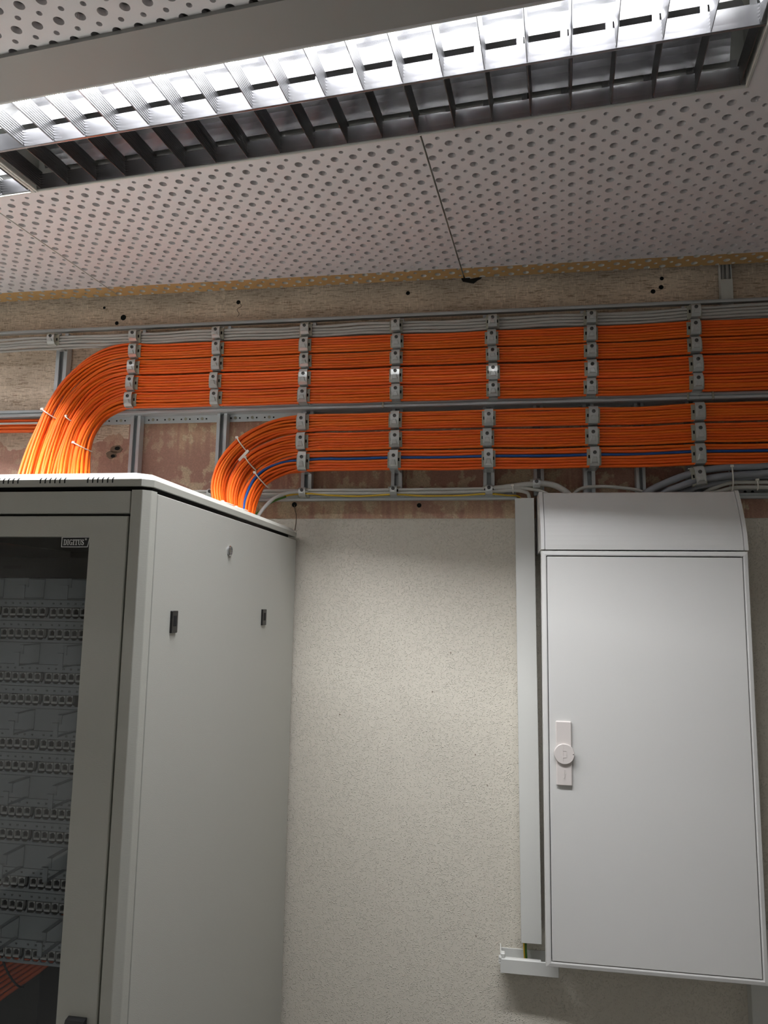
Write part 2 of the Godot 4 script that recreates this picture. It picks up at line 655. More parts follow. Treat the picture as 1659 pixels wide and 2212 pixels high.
func make_plate(u0: float, u1: float, w0: float, w1: float, extra: Array, solid_above := 99.0, solid_right := -99.0, join := true) -> Array:
	var pl := Plate.new()
	pl.planes = [[Vector2(1, 0), u0], [Vector2(-1, 0), -u1], [Vector2(0, 1), w0], [Vector2(0, -1), -w1]] + extra
	var i0 := int(floor((u0 - BIG0.x) / PITCH - 0.5))
	var i1 := int(ceil((u1 - BIG0.x) / PITCH + 0.5))
	var j0 := int(floor((w0 - BIG0.y) / PITCH - 0.5))
	var j1 := int(ceil((w1 - BIG0.y) / PITCH + 0.5))
	for i in range(i0, i1 + 1):
		for j in range(j0, j1 + 1):
			var mid := BIG0 + Vector2(i, j) * PITCH
			var big := mid.y < solid_above and mid.x > solid_right
			var cs := []
			for s in [Vector2(1, 1), Vector2(-1, 1), Vector2(-1, -1), Vector2(1, -1)]:
				var q: Vector2 = mid + s * PITCH * 0.5
				cs.append(q.y < solid_above and q.x > solid_right)
			pl.cell(mid, PITCH, 0.0097, 0.0055, big, cs)
	if join:
		pl.b.v.append_array(pl.holes.v)
		pl.b.n.append_array(pl.holes.n)
		pl.b.uv.append_array(pl.holes.uv)
	return [pl.b, pl.holes]

func wall_cut(z: float, keep_front: bool) -> Array:
	# world z of a grid point (u, w) is -u sin + w cos
	var nn := Vector2(-sin(TURN), cos(TURN))
	return [nn, z] if keep_front else [-nn, -z]

func make_ceiling():
	var c := setting("ceiling", "suspended ceiling of white perforated plasterboard tiles under a concrete slab", "ceiling")
	part("slab", boxed(Vector3(-3.14, 3.16, -0.14), Vector3(2.44, 3.3, 5.3)), M.room_wall, c)
	var wide := 1.196
	var g := 0.0022
	for k in [-2, -1, 0, 1]:
		var u0: float = -0.08 + wide * k
		var u1: float = u0 + wide
		var t := part("ceiling_tile", make_plate(u0 + g, u1 - g, -0.4, 0.788, [wall_cut(0.121, true)], 0.788)[0], M.tile_white, c)
		t.rotation.y = TURN
		t.position.y = YC
		var two := make_plate(u0 + g, u1 - g, -0.4, 0.788, [wall_cut(0.052, true), wall_cut(0.121, false)], 99.0, -99.0, false)
		var raw := part("unpainted_edge", two[0], M.tile_raw, t)
		part("hole_linings", two[1], M.gypsum, raw).set_meta("kind", "stuff")
		raw.set_meta("label", "brown unpainted board edge")
		# the sawn edge towards the wall, and the joint faces
		var e := MB.new()
		for s in [[u0 + g, u1 - g, 0.052]]:
			var pa := Vector3(s[0], 0, (s[2] + s[0] * sin(TURN)) / cos(TURN))
			var pb := Vector3(s[1], 0, (s[2] + s[1] * sin(TURN)) / cos(TURN))
			e.quad(pa, pb, pb + Vector3(0, 0.0125, 0), pa + Vector3(0, 0.0125, 0), Vector3.FORWARD)
			for q in [pa, pb]:
				var far := Vector3(q.x, 0, 0.788)
				e.quad(q, far, far + Vector3(0, 0.0125, 0), q + Vector3(0, 0.0125, 0), Vector3(-1 if q == pa else 1, 0, 0))
		part("board_edge", e, M.gypsum, t)
		var bk := MB.new()
		var z0 := 0.06
		bk.prism(PackedVector2Array([Vector2(u0, (z0 + u0 * sin(TURN)) / cos(TURN)), Vector2(u1, (z0 + u1 * sin(TURN)) / cos(TURN)), Vector2(u1, 0.788), Vector2(u0, 0.788)]), upright(), 0.0126, 0.0146)
		part("backing_fleece", bk, M.fleece, t)
	# right of the lamp
	var tr := part("ceiling_tile", make_plate(0.599, 1.116, 0.788, 1.21, [], 99.0, 0.63)[0], M.tile_white, c)
	tr.rotation.y = TURN
	tr.position.y = YC
	part("backing_fleece", boxed(Vector3(0.599, 0.0126, 0.788), Vector3(1.116, 0.0146, 1.21)), M.fleece, tr)
	# beyond the lamp, towards and behind the viewer
	var m0 := make_plate(-0.08 + g, -0.08 + wide - g, 1.2, 1.2 + wide - g, [])
	var mesh: ArrayMesh = m0[0].mesh()
	var fl := boxed(Vector3(-0.08, 0.0126, 1.2), Vector3(-0.08 + wide, 0.0146, 1.2 + wide)).mesh()
	for w in [1.2, 2.396, 3.9]:
		for k in [-2, -1, 0, 1]:
			var t := part("ceiling_tile", mesh, M.tile_white, c)
			t.rotation.y = TURN
			t.position = grid(wide * k, w - 1.2, YC)
			part("backing_fleece", fl, M.fleece, t)
	# side of the lamp row, out of view: plain boards
	for s in [[1.116, 2.6, 0.788, 1.21], [0.255, 2.4, 3.592, 3.9], [-2.9, -1.455, 3.592, 3.9]]:
		var p := part("plain_board", boxed(Vector3(s[0], 0.0, s[2]), Vector3(s[1], 0.0125, s[3])), M.tile_white, c)
		p.rotation.y = TURN
		p.position.y = YC
	var rag := MB.new()
	rag.prism(PackedVector2Array([Vector2(-0.094, 2.852), Vector2(-0.098, 2.868), Vector2(-0.073, 2.868), Vector2(-0.066, 2.852), Vector2(-0.028, 2.858), Vector2(-0.032, 2.853), Vector2(-0.042, 2.848), Vector2(-0.055, 2.8375), Vector2(-0.074, 2.842), Vector2(-0.09, 2.846)]), facing(), 0.042, 0.0475)
	single("black_tape_scrap", rag, M.rag_black, "scrap of black tape hanging from the ceiling joint at the wall", "tape")

# ------------------------------------------------------------------ louvre lamps
func chamber(root: Node3D, u0: float, u1: float, w0: float, w1: float, blades: int, first: float, step: float, lit: bool, power := LAMP_POWER):
	var X := Transform3D(Basis(Vector3(0, 0, 1), Vector3(0, 1, 0), Vector3(1, 0, 0)), Vector3.ZERO)   # (w, h) along u
	for s in [0, 1]:
		var line := PackedVector2Array()
		for q in [Vector2(0.0015, 0.0), Vector2(0.004, 0.009), Vector2(0.0075, 0.02), Vector2(0.012, 0.034)]:
			line.append(Vector2(w0 + q.x if s == 0 else w1 - q.x, q.y))
		var b := MB.new()
		b.sheet(line, 0.0006, X, u0, u1)
		part("side_strip", b, M.louvre_aluminium, root)
		var half := (w1 - w0) * 0.5
		line = PackedVector2Array()
		for k in 9:
			var t := k / 8.0
			line.append(Vector2(w0 + lerpf(0.0125, half, t * t * 0.35 + t * 0.65) if s == 0 else w1 - lerpf(0.0125, half, t * t * 0.35 + t * 0.65), 0.048 + 0.066 * sin(t * PI / 2)))
		var r := MB.new()
		r.sheet(line, 0.0006, X, u0 + 0.03, u1 - 0.03)
		part("reflector", r, M.louvre_aluminium, root)
		# rivet tabs that carry the strips across the slot
		var tabs := MB.new()
		for k in blades + 1:
			var uu := first + step * k - 0.013
			if uu > u0 + 0.02 and uu < u1 - 0.02:
				var ww := w0 + 0.0118 if s == 0 else w1 - 0.0118
				tabs.box(Vector3(uu - 0.006, 0.033, ww - 0.0005), Vector3(uu + 0.006, 0.05, ww + 0.0005))
		part("slot_tabs", tabs, M.louvre_aluminium, root).set_meta("kind", "stuff")
	# cross blades: ribbed wedges
	var prof := PackedVector2Array()
	var teeth := 8
	for s in [1, -1]:
		for k in teeth * 2 + 1:
			var kk: int = k if s == 1 else teeth * 2 - k
			var h := 0.0005 + 0.044 * kk / (teeth * 2)
			prof.append(Vector2(s * (0.0006 + 0.003 * h / 0.045 + (0.0007 if kk % 2 else 0.0)), h))
	var bl := MB.new()
	bl.prism(prof, Transform3D.IDENTITY, w0 + 0.0045, w1 - 0.0045)
	var mesh := bl.mesh()
	for k in range(-1, blades + 1):
		part("louvre_blade", mesh, M.blade_aluminium, root, Vector3(first + step * k, 0, 0))
	var tube := MB.new()
	var mid := (w0 + w1) * 0.5
	tube.tube(PackedVector3Array([Vector3(u0 + 0.06, 0.092, mid), Vector3((u0 + u1) / 2, 0.092, mid), Vector3(u1 - 0.06, 0.092, mid)]), 0.013, 16)
	var tb := part("fluorescent_tube", tube, M.tube_lit if lit else M.tube_off, root)
	for e in [u0 + 0.06, u1 - 0.06]:
		var cp := MB.new()
		cp.tube(PackedVector3Array([Vector3(e - 0.02, 0.092, mid), Vector3(e, 0.092, mid), Vector3(e + 0.02, 0.092, mid)]), 0.0135, 16)
		part("tube_cap", cp, M.brass_cap, tb)
	if lit:
		lamp_light(root, Vector3((u0 + u1) / 2, 0.0772, mid), Vector2(u1 - u0 - 0.13, 0.026), power)

func make_lamp(shift: float, wall_lit: bool, label: String, power := LAMP_POWER) -> Node3D:
	var o := thing("louvre_lamp", label, "ceiling lamp", grid(shift - 0.25, 0.945, YC))
	o.rotation.y = TURN
	# local frame: u along the lamp, w towards the viewer, both from the middle of the lamp
	var u0 := -0.844
	var u1 := 0.842
	var w0 := -0.148
	var w1 := 0.148
	var f := MB.new()
	var lip := PackedVector2Array([Vector2(-0.007, 0.001), Vector2(-0.0055, -0.003), Vector2(-0.001, -0.004), Vector2(0.0, -0.002), Vector2(0.0, 0.03), Vector2(-0.002, 0.03), Vector2(-0.002, 0.001)])
	var X := Transform3D(Basis(Vector3(0, 0, 1), Vector3(0, 1, 0), Vector3(1, 0, 0)), Vector3.ZERO)
	var lw := PackedVector2Array()
	var lw2 := PackedVector2Array()
	var lu := PackedVector2Array()
	var lu2 := PackedVector2Array()
	for q in lip:
		lw.append(Vector2(w0 + q.x, q.y))
		lw2.append(Vector2(w1 - q.x, q.y))
		lu.append(Vector2(u0 + q.x, q.y))
		lu2.append(Vector2(u1 - q.x, q.y))
	f.prism(lw, X, u0 - 0.005, u1 + 0.005)
	f.prism(lw2, X, u0 - 0.005, u1 + 0.005)
	f.prism(lu, Transform3D.IDENTITY, w0 - 0.005, w1 + 0.005)
	f.prism(lu2, Transform3D.IDENTITY, w0 - 0.005, w1 + 0.005)
	part("frame", f, M.lamp_white, o)
	var h := MB.new()
	h.box(Vector3(u0 - 0.003, 0.125, w0 - 0.003), Vector3(u1 + 0.003, 0.128, w1 + 0.003))
	for s in [-1, 1]:
		var ww := w0 - 0.002 if s < 0 else w1 + 0.002
		h.box(Vector3(u0 - 0.003, 0.0, ww - 0.001), Vector3(u1 + 0.003, 0.126, ww + 0.001))
		var uu := u0 - 0.002 if s < 0 else u1 + 0.002
		h.box(Vector3(uu - 0.001, 0.0, w0), Vector3(uu + 0.001, 0.126, w1))
	part("housing", h, M.lamp_white, o)
	part("spine", boxed(Vector3(u0, -0.0005, 0.0055), Vector3(u1, 0.0015, 0.0105), 0.0005), M.louvre_aluminium, o)
	var first := -0.749
	var step := 0.0832
	chamber(o, u0, u1, w0, 0.0065, 19, first, step, wall_lit, power)
	chamber(o, u0, u1, 0.0095, w1, 19, first, step, true, power)
	return o

func make_lamps():
	make_lamp(0.0, false, "long louvred ceiling lamp above the rack, its tube nearer the viewer lit, the other dark")
	make_lamp(-1.702, true, "louvred ceiling lamp cut off at the left edge, end to end with the long one")
	make_lamp(-0.4, true, "unseen louvred ceiling lamp added behind the viewer as fill light", LAMP_POWER * 0.95).position = grid(-0.6, 3.746, YC)  # unseen lamp, added to fill the rack front and upper wall
	var band := MB.new()
	band.prism(PackedVector2Array([Vector2(1.096, -0.002), Vector2(1.1, -0.006), Vector2(1.106, -0.008), Vector2(1.2095, -0.008), Vector2(1.2095, 0.0), Vector2(1.096, 0.0)]), Transform3D(Basis(Vector3(0, 0, 1), Vector3(0, 1, 0), Vector3(1, 0, 0)), Vector3.ZERO), -2.8, 1.1)
	var t := single("lamp_cover_strip", band, M.lamp_trim, "plain grey metal cover strip along the upper side of the ceiling lamps", "trim strip")
	t.rotation.y = TURN
	t.position.y = YC

# ------------------------------------------------------------------ rails, clamps
const COLS := [-1.195, -0.899, -0.598, -0.299, 0.003, 0.302, 0.605]
const ROWS := [2.685, 2.633, 2.579, 2.521, 2.4640, 2.3745, 2.312, 2.247]
const TALL := [0.046, 0.054, 0.052, 0.059, 0.057, 0.059, 0.061, 0.066]

func channel(called: String, line: PackedVector2Array, x0: float, x1: float, label: String, group := "", bolts := []):
	var b := MB.new()
	b.sheet(line, 0.0016, along_x(), x0, x1)
	var o := single(called, b, M.zinc, label, "mounting rail", group)
	for q in bolts:
		var h := MB.new()
		h.lathe(PackedVector2Array([Vector2(q[2], 0.0), Vector2(q[2], 0.0006), Vector2(q[2] * 0.55, 0.0009), Vector2(0, 0.0007)]), Transform3D(Basis.IDENTITY, Vector3(q[0], q[1], 0.0052)), 10)
		part("flange_hole", h, M.trough_plastic if q[2] > 0.0045 else M.hole_black, o)
	return o

func make_rails():
	var top := PackedVector2Array([Vector2(0.003, 2.747), Vector2(0.0415, 2.747), Vector2(0.0445, 2.7445), Vector2(0.0455, 2.741), Vector2(0.0445, 2.7365), Vector2(0.041, 2.7355)])
	channel("top_rail", top, -2.6, 0.617, "long galvanised top rail above the grey cables, under the old wallpaper strip")
	channel("top_rail", top, 0.6175, 2.295, "short galvanised top rail piece that crosses the white mini trunking at the right")
	var mid := PackedVector2Array([Vector2(0.003, 2.405), Vector2(0.003, 2.431), Vector2(0.070, 2.4225), Vector2(0.0745, 2.4245), Vector2(0.0745, 2.4305), Vector2(0.068, 2.4325), Vector2(0.068, 2.4345), Vector2(0.0745, 2.4365), Vector2(0.0745, 2.4425), Vector2(0.071, 2.445), Vector2(0.003, 2.446)])
	var holes := []
	for k in 12:
		var x := -1.395 + 0.0595 * k
		if absf(x + 1.206) < 0.022 or absf(x + 0.9) < 0.022:
			continue
		holes.append([x, 2.4185, 0.0052])
		holes.append([x + 0.0155, 2.4175, 0.0028])
		holes.append([x - 0.0155, 2.4175, 0.0028])
	channel("middle_rail", mid, -2.6, -0.3035, "galvanised middle rail with a perforated flange, left piece below the upper orange bundles", "", holes)
	channel("middle_rail", mid, -0.303, 0.6165, "galvanised middle rail between the upper and lower orange bundles, centre piece")
	channel("middle_rail", mid, 0.617, 2.295, "galvanised middle rail piece at the right edge of the picture, with two plastic clips")
	var low := PackedVector2Array([Vector2(0.003, 2.162), Vector2(0.003, 2.131), Vector2(0.040, 2.1295), Vector2(0.0435, 2.128), Vector2(0.0435, 2.1335), Vector2(0.041, 2.1355), Vector2(0.041, 2.137), Vector2(0.0435, 2.139), Vector2(0.0435, 2.1425), Vector2(0.040, 2.144)])
	channel("bottom_rail", low, -2.6, -0.3085, "galvanised bottom rail under the light grey cables, behind the rack")
	channel("bottom_rail", low, -0.3075, 0.0765, "galvanised bottom rail piece that ends at the white vertical trunking")
	channel("bottom_rail", low, 0.52, 2.295, "galvanised bottom rail piece to the right of the white distribution board", "", [[0.755, 2.152, 0.004], [0.776, 2.152, 0.004]])
	# plastic clips on the middle rail
	for x in [-0.342, 0.584, 0.655]:
		var c := MB.new()
		c.box(Vector3(x - 0.003, 2.4205, 0.0745), Vector3(x + 0.003, 2.4475, 0.0785), 0.001)
		c.box(Vector3(x - 0.003, 2.4455, 0.05), Vector3(x + 0.003, 2.4485, 0.0785), 0.001)
		single("rail_clip", c, M.trough_plastic, {-0.342: "small grey clip on the middle rail, left one, near the fourth clamp column", 0.584: "small grey clip on the middle rail just left of the right-hand clamp column", 0.655: "small grey clip on the middle rail just right of the right-hand clamp column"}[x], "clip", "clips on the middle rail")
	# vertical C rails
	var names := ["above the rack's left part", "under the first full clamp column", "under the second full clamp column", "under the third full clamp column", "under the fourth full clamp column", "under the fifth full clamp column", "under the sixth full clamp column", "under the clamp column at the right"]
	var xs := [-1.501, -1.206, -0.896, -0.598, -0.301, -0.008, 0.298, 0.603]
	for i in xs.size():
		var wd := 0.041 if i == 0 else 0.034
		rail_upright(xs[i], 2.455, 2.733, wd, "vertical C-shaped mounting rail between top and middle rail, " + names[i])
		if i > 0:
			rail_upright(xs[i], 2.142, 2.428, wd, "vertical C-shaped mounting rail below the middle rail, " + names[i])
	rail_upright(0.146, 2.142, 2.428, 0.030, "short vertical mounting rail behind the fat grey cable at the small clamp")
	rail_upright(0.45, 2.142, 2.428, 0.026, "short vertical mounting rail with a small hole, above the middle of the white board")

func rail_upright(x: float, y0: float, y1: float, wd: float, label: String):
	var h := wd * 0.5
	var b := MB.new()
	b.sheet(PackedVector2Array([Vector2(x - h * 0.42, 0.029), Vector2(x - h * 0.42, 0.033), Vector2(x - h, 0.033), Vector2(x - h, 0.0062), Vector2(x + h, 0.0062), Vector2(x + h, 0.033), Vector2(x + h * 0.42, 0.033), Vector2(x + h * 0.42, 0.029)]), 0.0015, upright(), y0, y1)
	var o := single("mounting_rail", b, M.zinc, label, "mounting rail")
	for q in [y1 - 0.018, y1 - 0.033] if y1 < 2.5 else []:
		var s := MB.new()
		s.lathe(PackedVector2Array([Vector2(0.0035, 0.0), Vector2(0.003, 0.0012), Vector2(0.0, 0.0012)]), Transform3D(Basis.IDENTITY, Vector3(x + 0.002, q, 0.0069)), 8)
		part("rivet", s, M.hole_black if q < y1 - 0.02 else M.strap_steel, o)

func make_clamp(h: float, wd: float, depth0: float, depth1: float) -> Node3D:
	# a steel strap over a plastic pressure trough, closed by one screw; origin at the strap's middle, on the wall
	var o := Node3D.new()
	var hh := h * 0.5 - 0.0008
	var z := depth1
	var b := MB.new()
	b.sheet(PackedVector2Array([Vector2(depth0, -hh + 0.001), Vector2(z - 0.020, -hh + 0.001), Vector2(z - 0.009, -hh + 0.0035), Vector2(z - 0.003, -hh + 0.0095), Vector2(z - 0.001, -hh * 0.15), Vector2(z - 0.002, hh * 0.45), Vector2(z - 0.006, hh - 0.006), Vector2(z - 0.014, hh - 0.0018), Vector2(z - 0.024, hh - 0.001), Vector2(depth0, hh - 0.001)]), 0.002, along_x(), -wd * 0.5, wd * 0.5)
	var strap := part("strap", b, M.strap_steel, o)
	# pressed-out tab below the screw, pressed-in tab above it
	var e := MB.new()
	var yb := -hh + 0.0095
	var yt := -hh * 0.08
	var zo := z - 0.0012
	for q in [[yb, yt, 0.37, 0.21, 0.0042]]:
		var a := Vector3(-wd * q[2], q[0], zo - 0.001)
		var c := Vector3(wd * q[2], q[0], zo - 0.001)
		var d := Vector3(wd * q[3], q[1], zo)
		var f := Vector3(-wd * q[3], q[1], zo)
		var k := Vector3(0, 0, q[4])
		var s := 0.72
		var m := (a + c + d + f) / 4.0
		var a2 := m + (a - m) * s + k
		var c2 := m + (c - m) * s + k
		var d2 := m + (d - m) * s + k
		var f2 := m + (f - m) * s + k
		e.quad(a2, c2, d2, f2, Vector3.BACK)
		e.quad(a, c, c2, a2, Vector3(0, -1, 0.6))
		e.quad(c, d, d2, c2, Vector3(1, 0, 0.6))
		e.quad(d, f, f2, d2, Vector3(0, 1, 0.6))
		e.quad(f, a, a2, f2, Vector3(-1, 0, 0.6))
	part("pressed_tab", e, M.strap_steel, strap)
	var s2 := MB.new()
	var sy := hh * 0.30
	s2.lathe(PackedVector2Array([Vector2(0.0056, -0.001), Vector2(0.0056, 0.002), Vector2(0.0047, 0.0032), Vector2(0.0028, 0.0032), Vector2(0.0022, 0.0008), Vector2(0.0, 0.0008)]), Transform3D(Basis.IDENTITY, Vector3(0, sy, z - 0.001)), 12)
	part("screw", s2, M.screw_steel, o)
	var t := MB.new()
	var tw := wd * 0.5 + 0.0075
	var th := hh * 0.93
	t.sheet(PackedVector2Array([Vector2(z - 0.036, -th), Vector2(z - 0.0245, -th * 0.95), Vector2(z - 0.0205, -th * 0.5), Vector2(z - 0.0195, 0), Vector2(z - 0.0205, th * 0.5), Vector2(z - 0.024, th * 0.9), Vector2(z - 0.033, th * 0.95)]), 0.0026, along_x(), -tw, tw)
	for s in [-1, 1]:
		t.box(Vector3(s * (tw - 0.005) - 0.004, th * 0.12, z - 0.020), Vector3(s * (tw - 0.005) + 0.004, th * 0.155, z - 0.0178))
		t.box(Vector3(s * (tw - 0.005) - 0.004, -th * 0.155, z - 0.020), Vector3(s * (tw - 0.005) + 0.004, -th * 0.12, z - 0.0178))
	var tr := part("pressure_trough", t, M.trough_plastic, o)
	for s in [-1, 1]:
		part("slot", boxed(Vector3(s * (wd * 0.5 + 0.001) - 0.0024, -0.0048, z - 0.0195), Vector3(s * (wd * 0.5 + 0.001) + 0.0024, 0.0048, z - 0.0177)), M.hole_black, tr)
	return o

func make_clamps():
	rng.seed = 5
	var col := ["column beside the big bend", "column left of the smaller bend", "column at the smaller bend", "first column after the smaller bend", "column above the white trunking's left", "column above the white board", "last column, at the right edge"]
	var row := ["on the grey cables", "on the top orange bundle", "on the second orange bundle", "on the third orange bundle", "on the fourth orange bundle", "on the fifth orange bundle", "on the sixth orange bundle", "on the lowest orange bundle"]
	var protos := []
	for r in 8:
		protos.append(make_clamp(TALL[r] + 0.0005, 0.027, 0.034, 0.115))
	for c in COLS.size():
		for r in 8:
			if r >= 5 and c < 2:
				continue
			var o: Node3D = protos[r].duplicate()
			o.name = numbered("cable_clamp")
			add_child(o, true)
			var dx := rng.randf_range(-0.003, 0.003)
			if c == 4 and r >= 5:
				dx -= 0.013
			if c == 2 and r == 7:
				dx += 0.002
			o.position = Vector3(COLS[c] + dx, ROWS[r] + (0.005 if c == 6 else 0.0) + rng.randf_range(-0.001, 0.001), 0.0)
			o.rotation.z = rng.randf_range(-0.025, 0.025)
			tag(o, "cable clamp %s, %s" % [row[r], col[c]], "cable clamp", "clamps on the cable bundles")
	for p in protos:
		p.free()
	var a := make_clamp(0.046, 0.026, 0.034, 0.112)
	a.name = numbered("cable_clamp")
	add_child(a, true)
	a.position = Vector3(-1.497, 2.688, 0)
	tag(a, "galvanised cable clamp on the grey cables alone, leftmost of all the clamps", "cable clamp", "clamps on the cable bundles")
	var small := make_clamp(0.034, 0.022, 0.034, 0.078)
	var where := [[-0.909, 2.150, "half hidden by the smaller orange bend"], [-0.600, 2.152, "directly below the third full clamp column"], [-0.3055, 2.155, "directly below the fourth full clamp column"], [-0.008, 2.155, "directly below the fifth full clamp column"], [0.136, 2.173, "where a fat cable ends its run"]]
	for q in where:
		var o: Node3D = small.duplicate()
		o.name = numbered("small_cable_clamp")
		add_child(o, true)
		o.position = Vector3(q[0], q[1], 0)
		tag(o, "small galvanised clamp on the light grey cables, " + q[2], "cable clamp", "small clamps along the bottom rail")
	small.free()
	var big := make_clamp(0.060, 0.027, 0.034, 0.118)
	big.name = numbered("cable_clamp")
	add_child(big, true)
	big.position = Vector3(0.599, 2.186, 0)
	big.rotation.z = 0.14
	tag(big, "tilted grey cable clamp on the fat dark grey cables above the white board", "cable clamp", "clamps on the cable bundles")

# ------------------------------------------------------------------ cables
func cable(called: String, pts: PackedVector3Array, r: float, m: Material, label: String, group := "", per := 5, sides := 8) -> MeshInstance3D:
	var b := MB.new()
	b.tube(curve(pts, per), r, sides)
	return single(called, b, m, label, "cable", group)

const OUT1 := [Vector3(-1.22, 2.664, 0.09), Vector3(-1.299, 2.642, 0.105), Vector3(-1.357, 2.588, 0.134), Vector3(-1.393, 2.513, 0.175), Vector3(-1.404, 2.424, 0.225), Vector3(-1.395, 2.33, 0.283), Vector3(-1.377, 2.238, 0.348), Vector3(-1.346, 2.148, 0.42)]
const IN1 := [Vector3(-1.215, 2.435, 0.09), Vector3(-1.246, 2.418, 0.101), Vector3(-1.265, 2.388, 0.124), Vector3(-1.269, 2.349, 0.154), Vector3(-1.262, 2.304, 0.192), Vector3(-1.243, 2.256, 0.236), Vector3(-1.216, 2.208, 0.285), Vector3(-1.183, 2.161, 0.34)]
const OUT2 := [Vector3(-0.619, 2.402, 0.09), Vector3(-0.682, 2.39, 0.101), Vector3(-0.736, 2.362, 0.122), Vector3(-0.781, 2.322, 0.152), Vector3(-0.814, 2.27, 0.188), Vector3(-0.831, 2.208, 0.23), Vector3(-0.822, 2.139, 0.278), Vector3(-0.791, 2.072, 0.33)]
const IN2 := [Vector3(-0.609, 2.211, 0.09), Vector3(-0.637, 2.204, 0.098), Vector3(-0.661, 2.191, 0.114), Vector3(-0.681, 2.173, 0.136), Vector3(-0.694, 2.147, 0.164), Vector3(-0.698, 2.116, 0.195), Vector3(-0.697, 2.083, 0.231), Vector3(-0.691, 2.05, 0.27)]

func bundle(row: int, slot: int, slots: int, per_row: int, upper: bool, bname: String):
	var outs: Array = OUT1 if upper else OUT2
	var ins: Array = IN1 if upper else IN2
	var x_end: float = -1.195 if upper else -0.598
	var h: float = TALL[row] - 0.003
	for layer in 3:
		var n := per_row if layer == 0 else per_row - 1
		var r := h / (2.0 * per_row) * 1.01
		for i in n:
			var off := (float(i) - (n - 1) * 0.5) * (h / per_row)
			var blue := row == 7 and layer == 0 and i == n - 3
			var pts := PackedVector3Array()
			var ph := rng.randf() * TAU
			var ph2 := rng.randf() * TAU
			var amp := rng.randf_range(0.0, 0.0016)
			var x := 2.29
			while x > x_end + 0.01:
				var near := 1.0
				for c in COLS:
					near = minf(near, absf(x - c) / 0.12)
				var y: float = ROWS[row] + off + amp * near * sin(x * 9.0 + ph) - 0.0022 * near
				y += 0.005 * smoothstep(0.35, 0.65, x) + 0.007 * clampf(x - 0.65, 0.0, 0.6)
				if row == 5 and x > -0.25 and x < 0.25:
					y += 0.002 * near
				pts.append(Vector3(x, y, 0.0885 - 0.0095 * layer + 0.002 * near + 0.0012 * sin(x * 13.0 + ph2) * near))
				x -= 0.06
			# fraction across the whole fan: 0 at the outside of the bend
			var s := (slot + 0.5 - off / h) / slots
			var wob := rng.randf_range(-0.022, 0.022)
			for k in 8:
				var f := k / 7.0
				var mid := (slot + 0.5) / slots
				var ss := clampf(mid + (s - mid) * (1.0 - 0.08 * sin(f * PI)) + wob * f + 0.012 * sin(f * 7.0 + ph), 0.012, 0.988)
				var p: Vector3 = outs[k].lerp(ins[k], ss)
				# each bundle is round: it bulges towards the viewer in its middle
				var bulge := (1.0 - pow(absf(off / h) * 2.0, 2.0)) * 0.020 * sin(f * PI * 0.75)
				pts.append(p + Vector3(0, 0, bulge - (0.0095 + 0.001 * f) * layer))
			var e := pts[pts.size() - 1]
			pts.append(e + Vector3(0.008 if upper else -0.003, -0.05 if upper else -0.035, 0.02))
			pts.append(e + Vector3(0.01 if upper else -0.004, -0.12 if upper else -0.085, 0.028))
			var m: Material = M.blue_cable if blue else M["orange_%d" % rng.randi_range(0, 3)]
			if blue:
				cable("blue_data_cable", pts, r, m, "single blue data cable among the orange ones of the lowest bundle, bending into the rack", "", 4)
			elif layer == 0:
				cable("orange_data_cable", pts, r, m, "orange data cable, %s at the front of the %s" % [ORD[n - 1 - i], bname], "orange cables at the front of the " + bname, 4)
			else:
				cable("orange_data_cable", pts, r, m, "orange data cable behind the front layer of the " + bname, "orange cables behind the front of the " + bname, 3, 7)

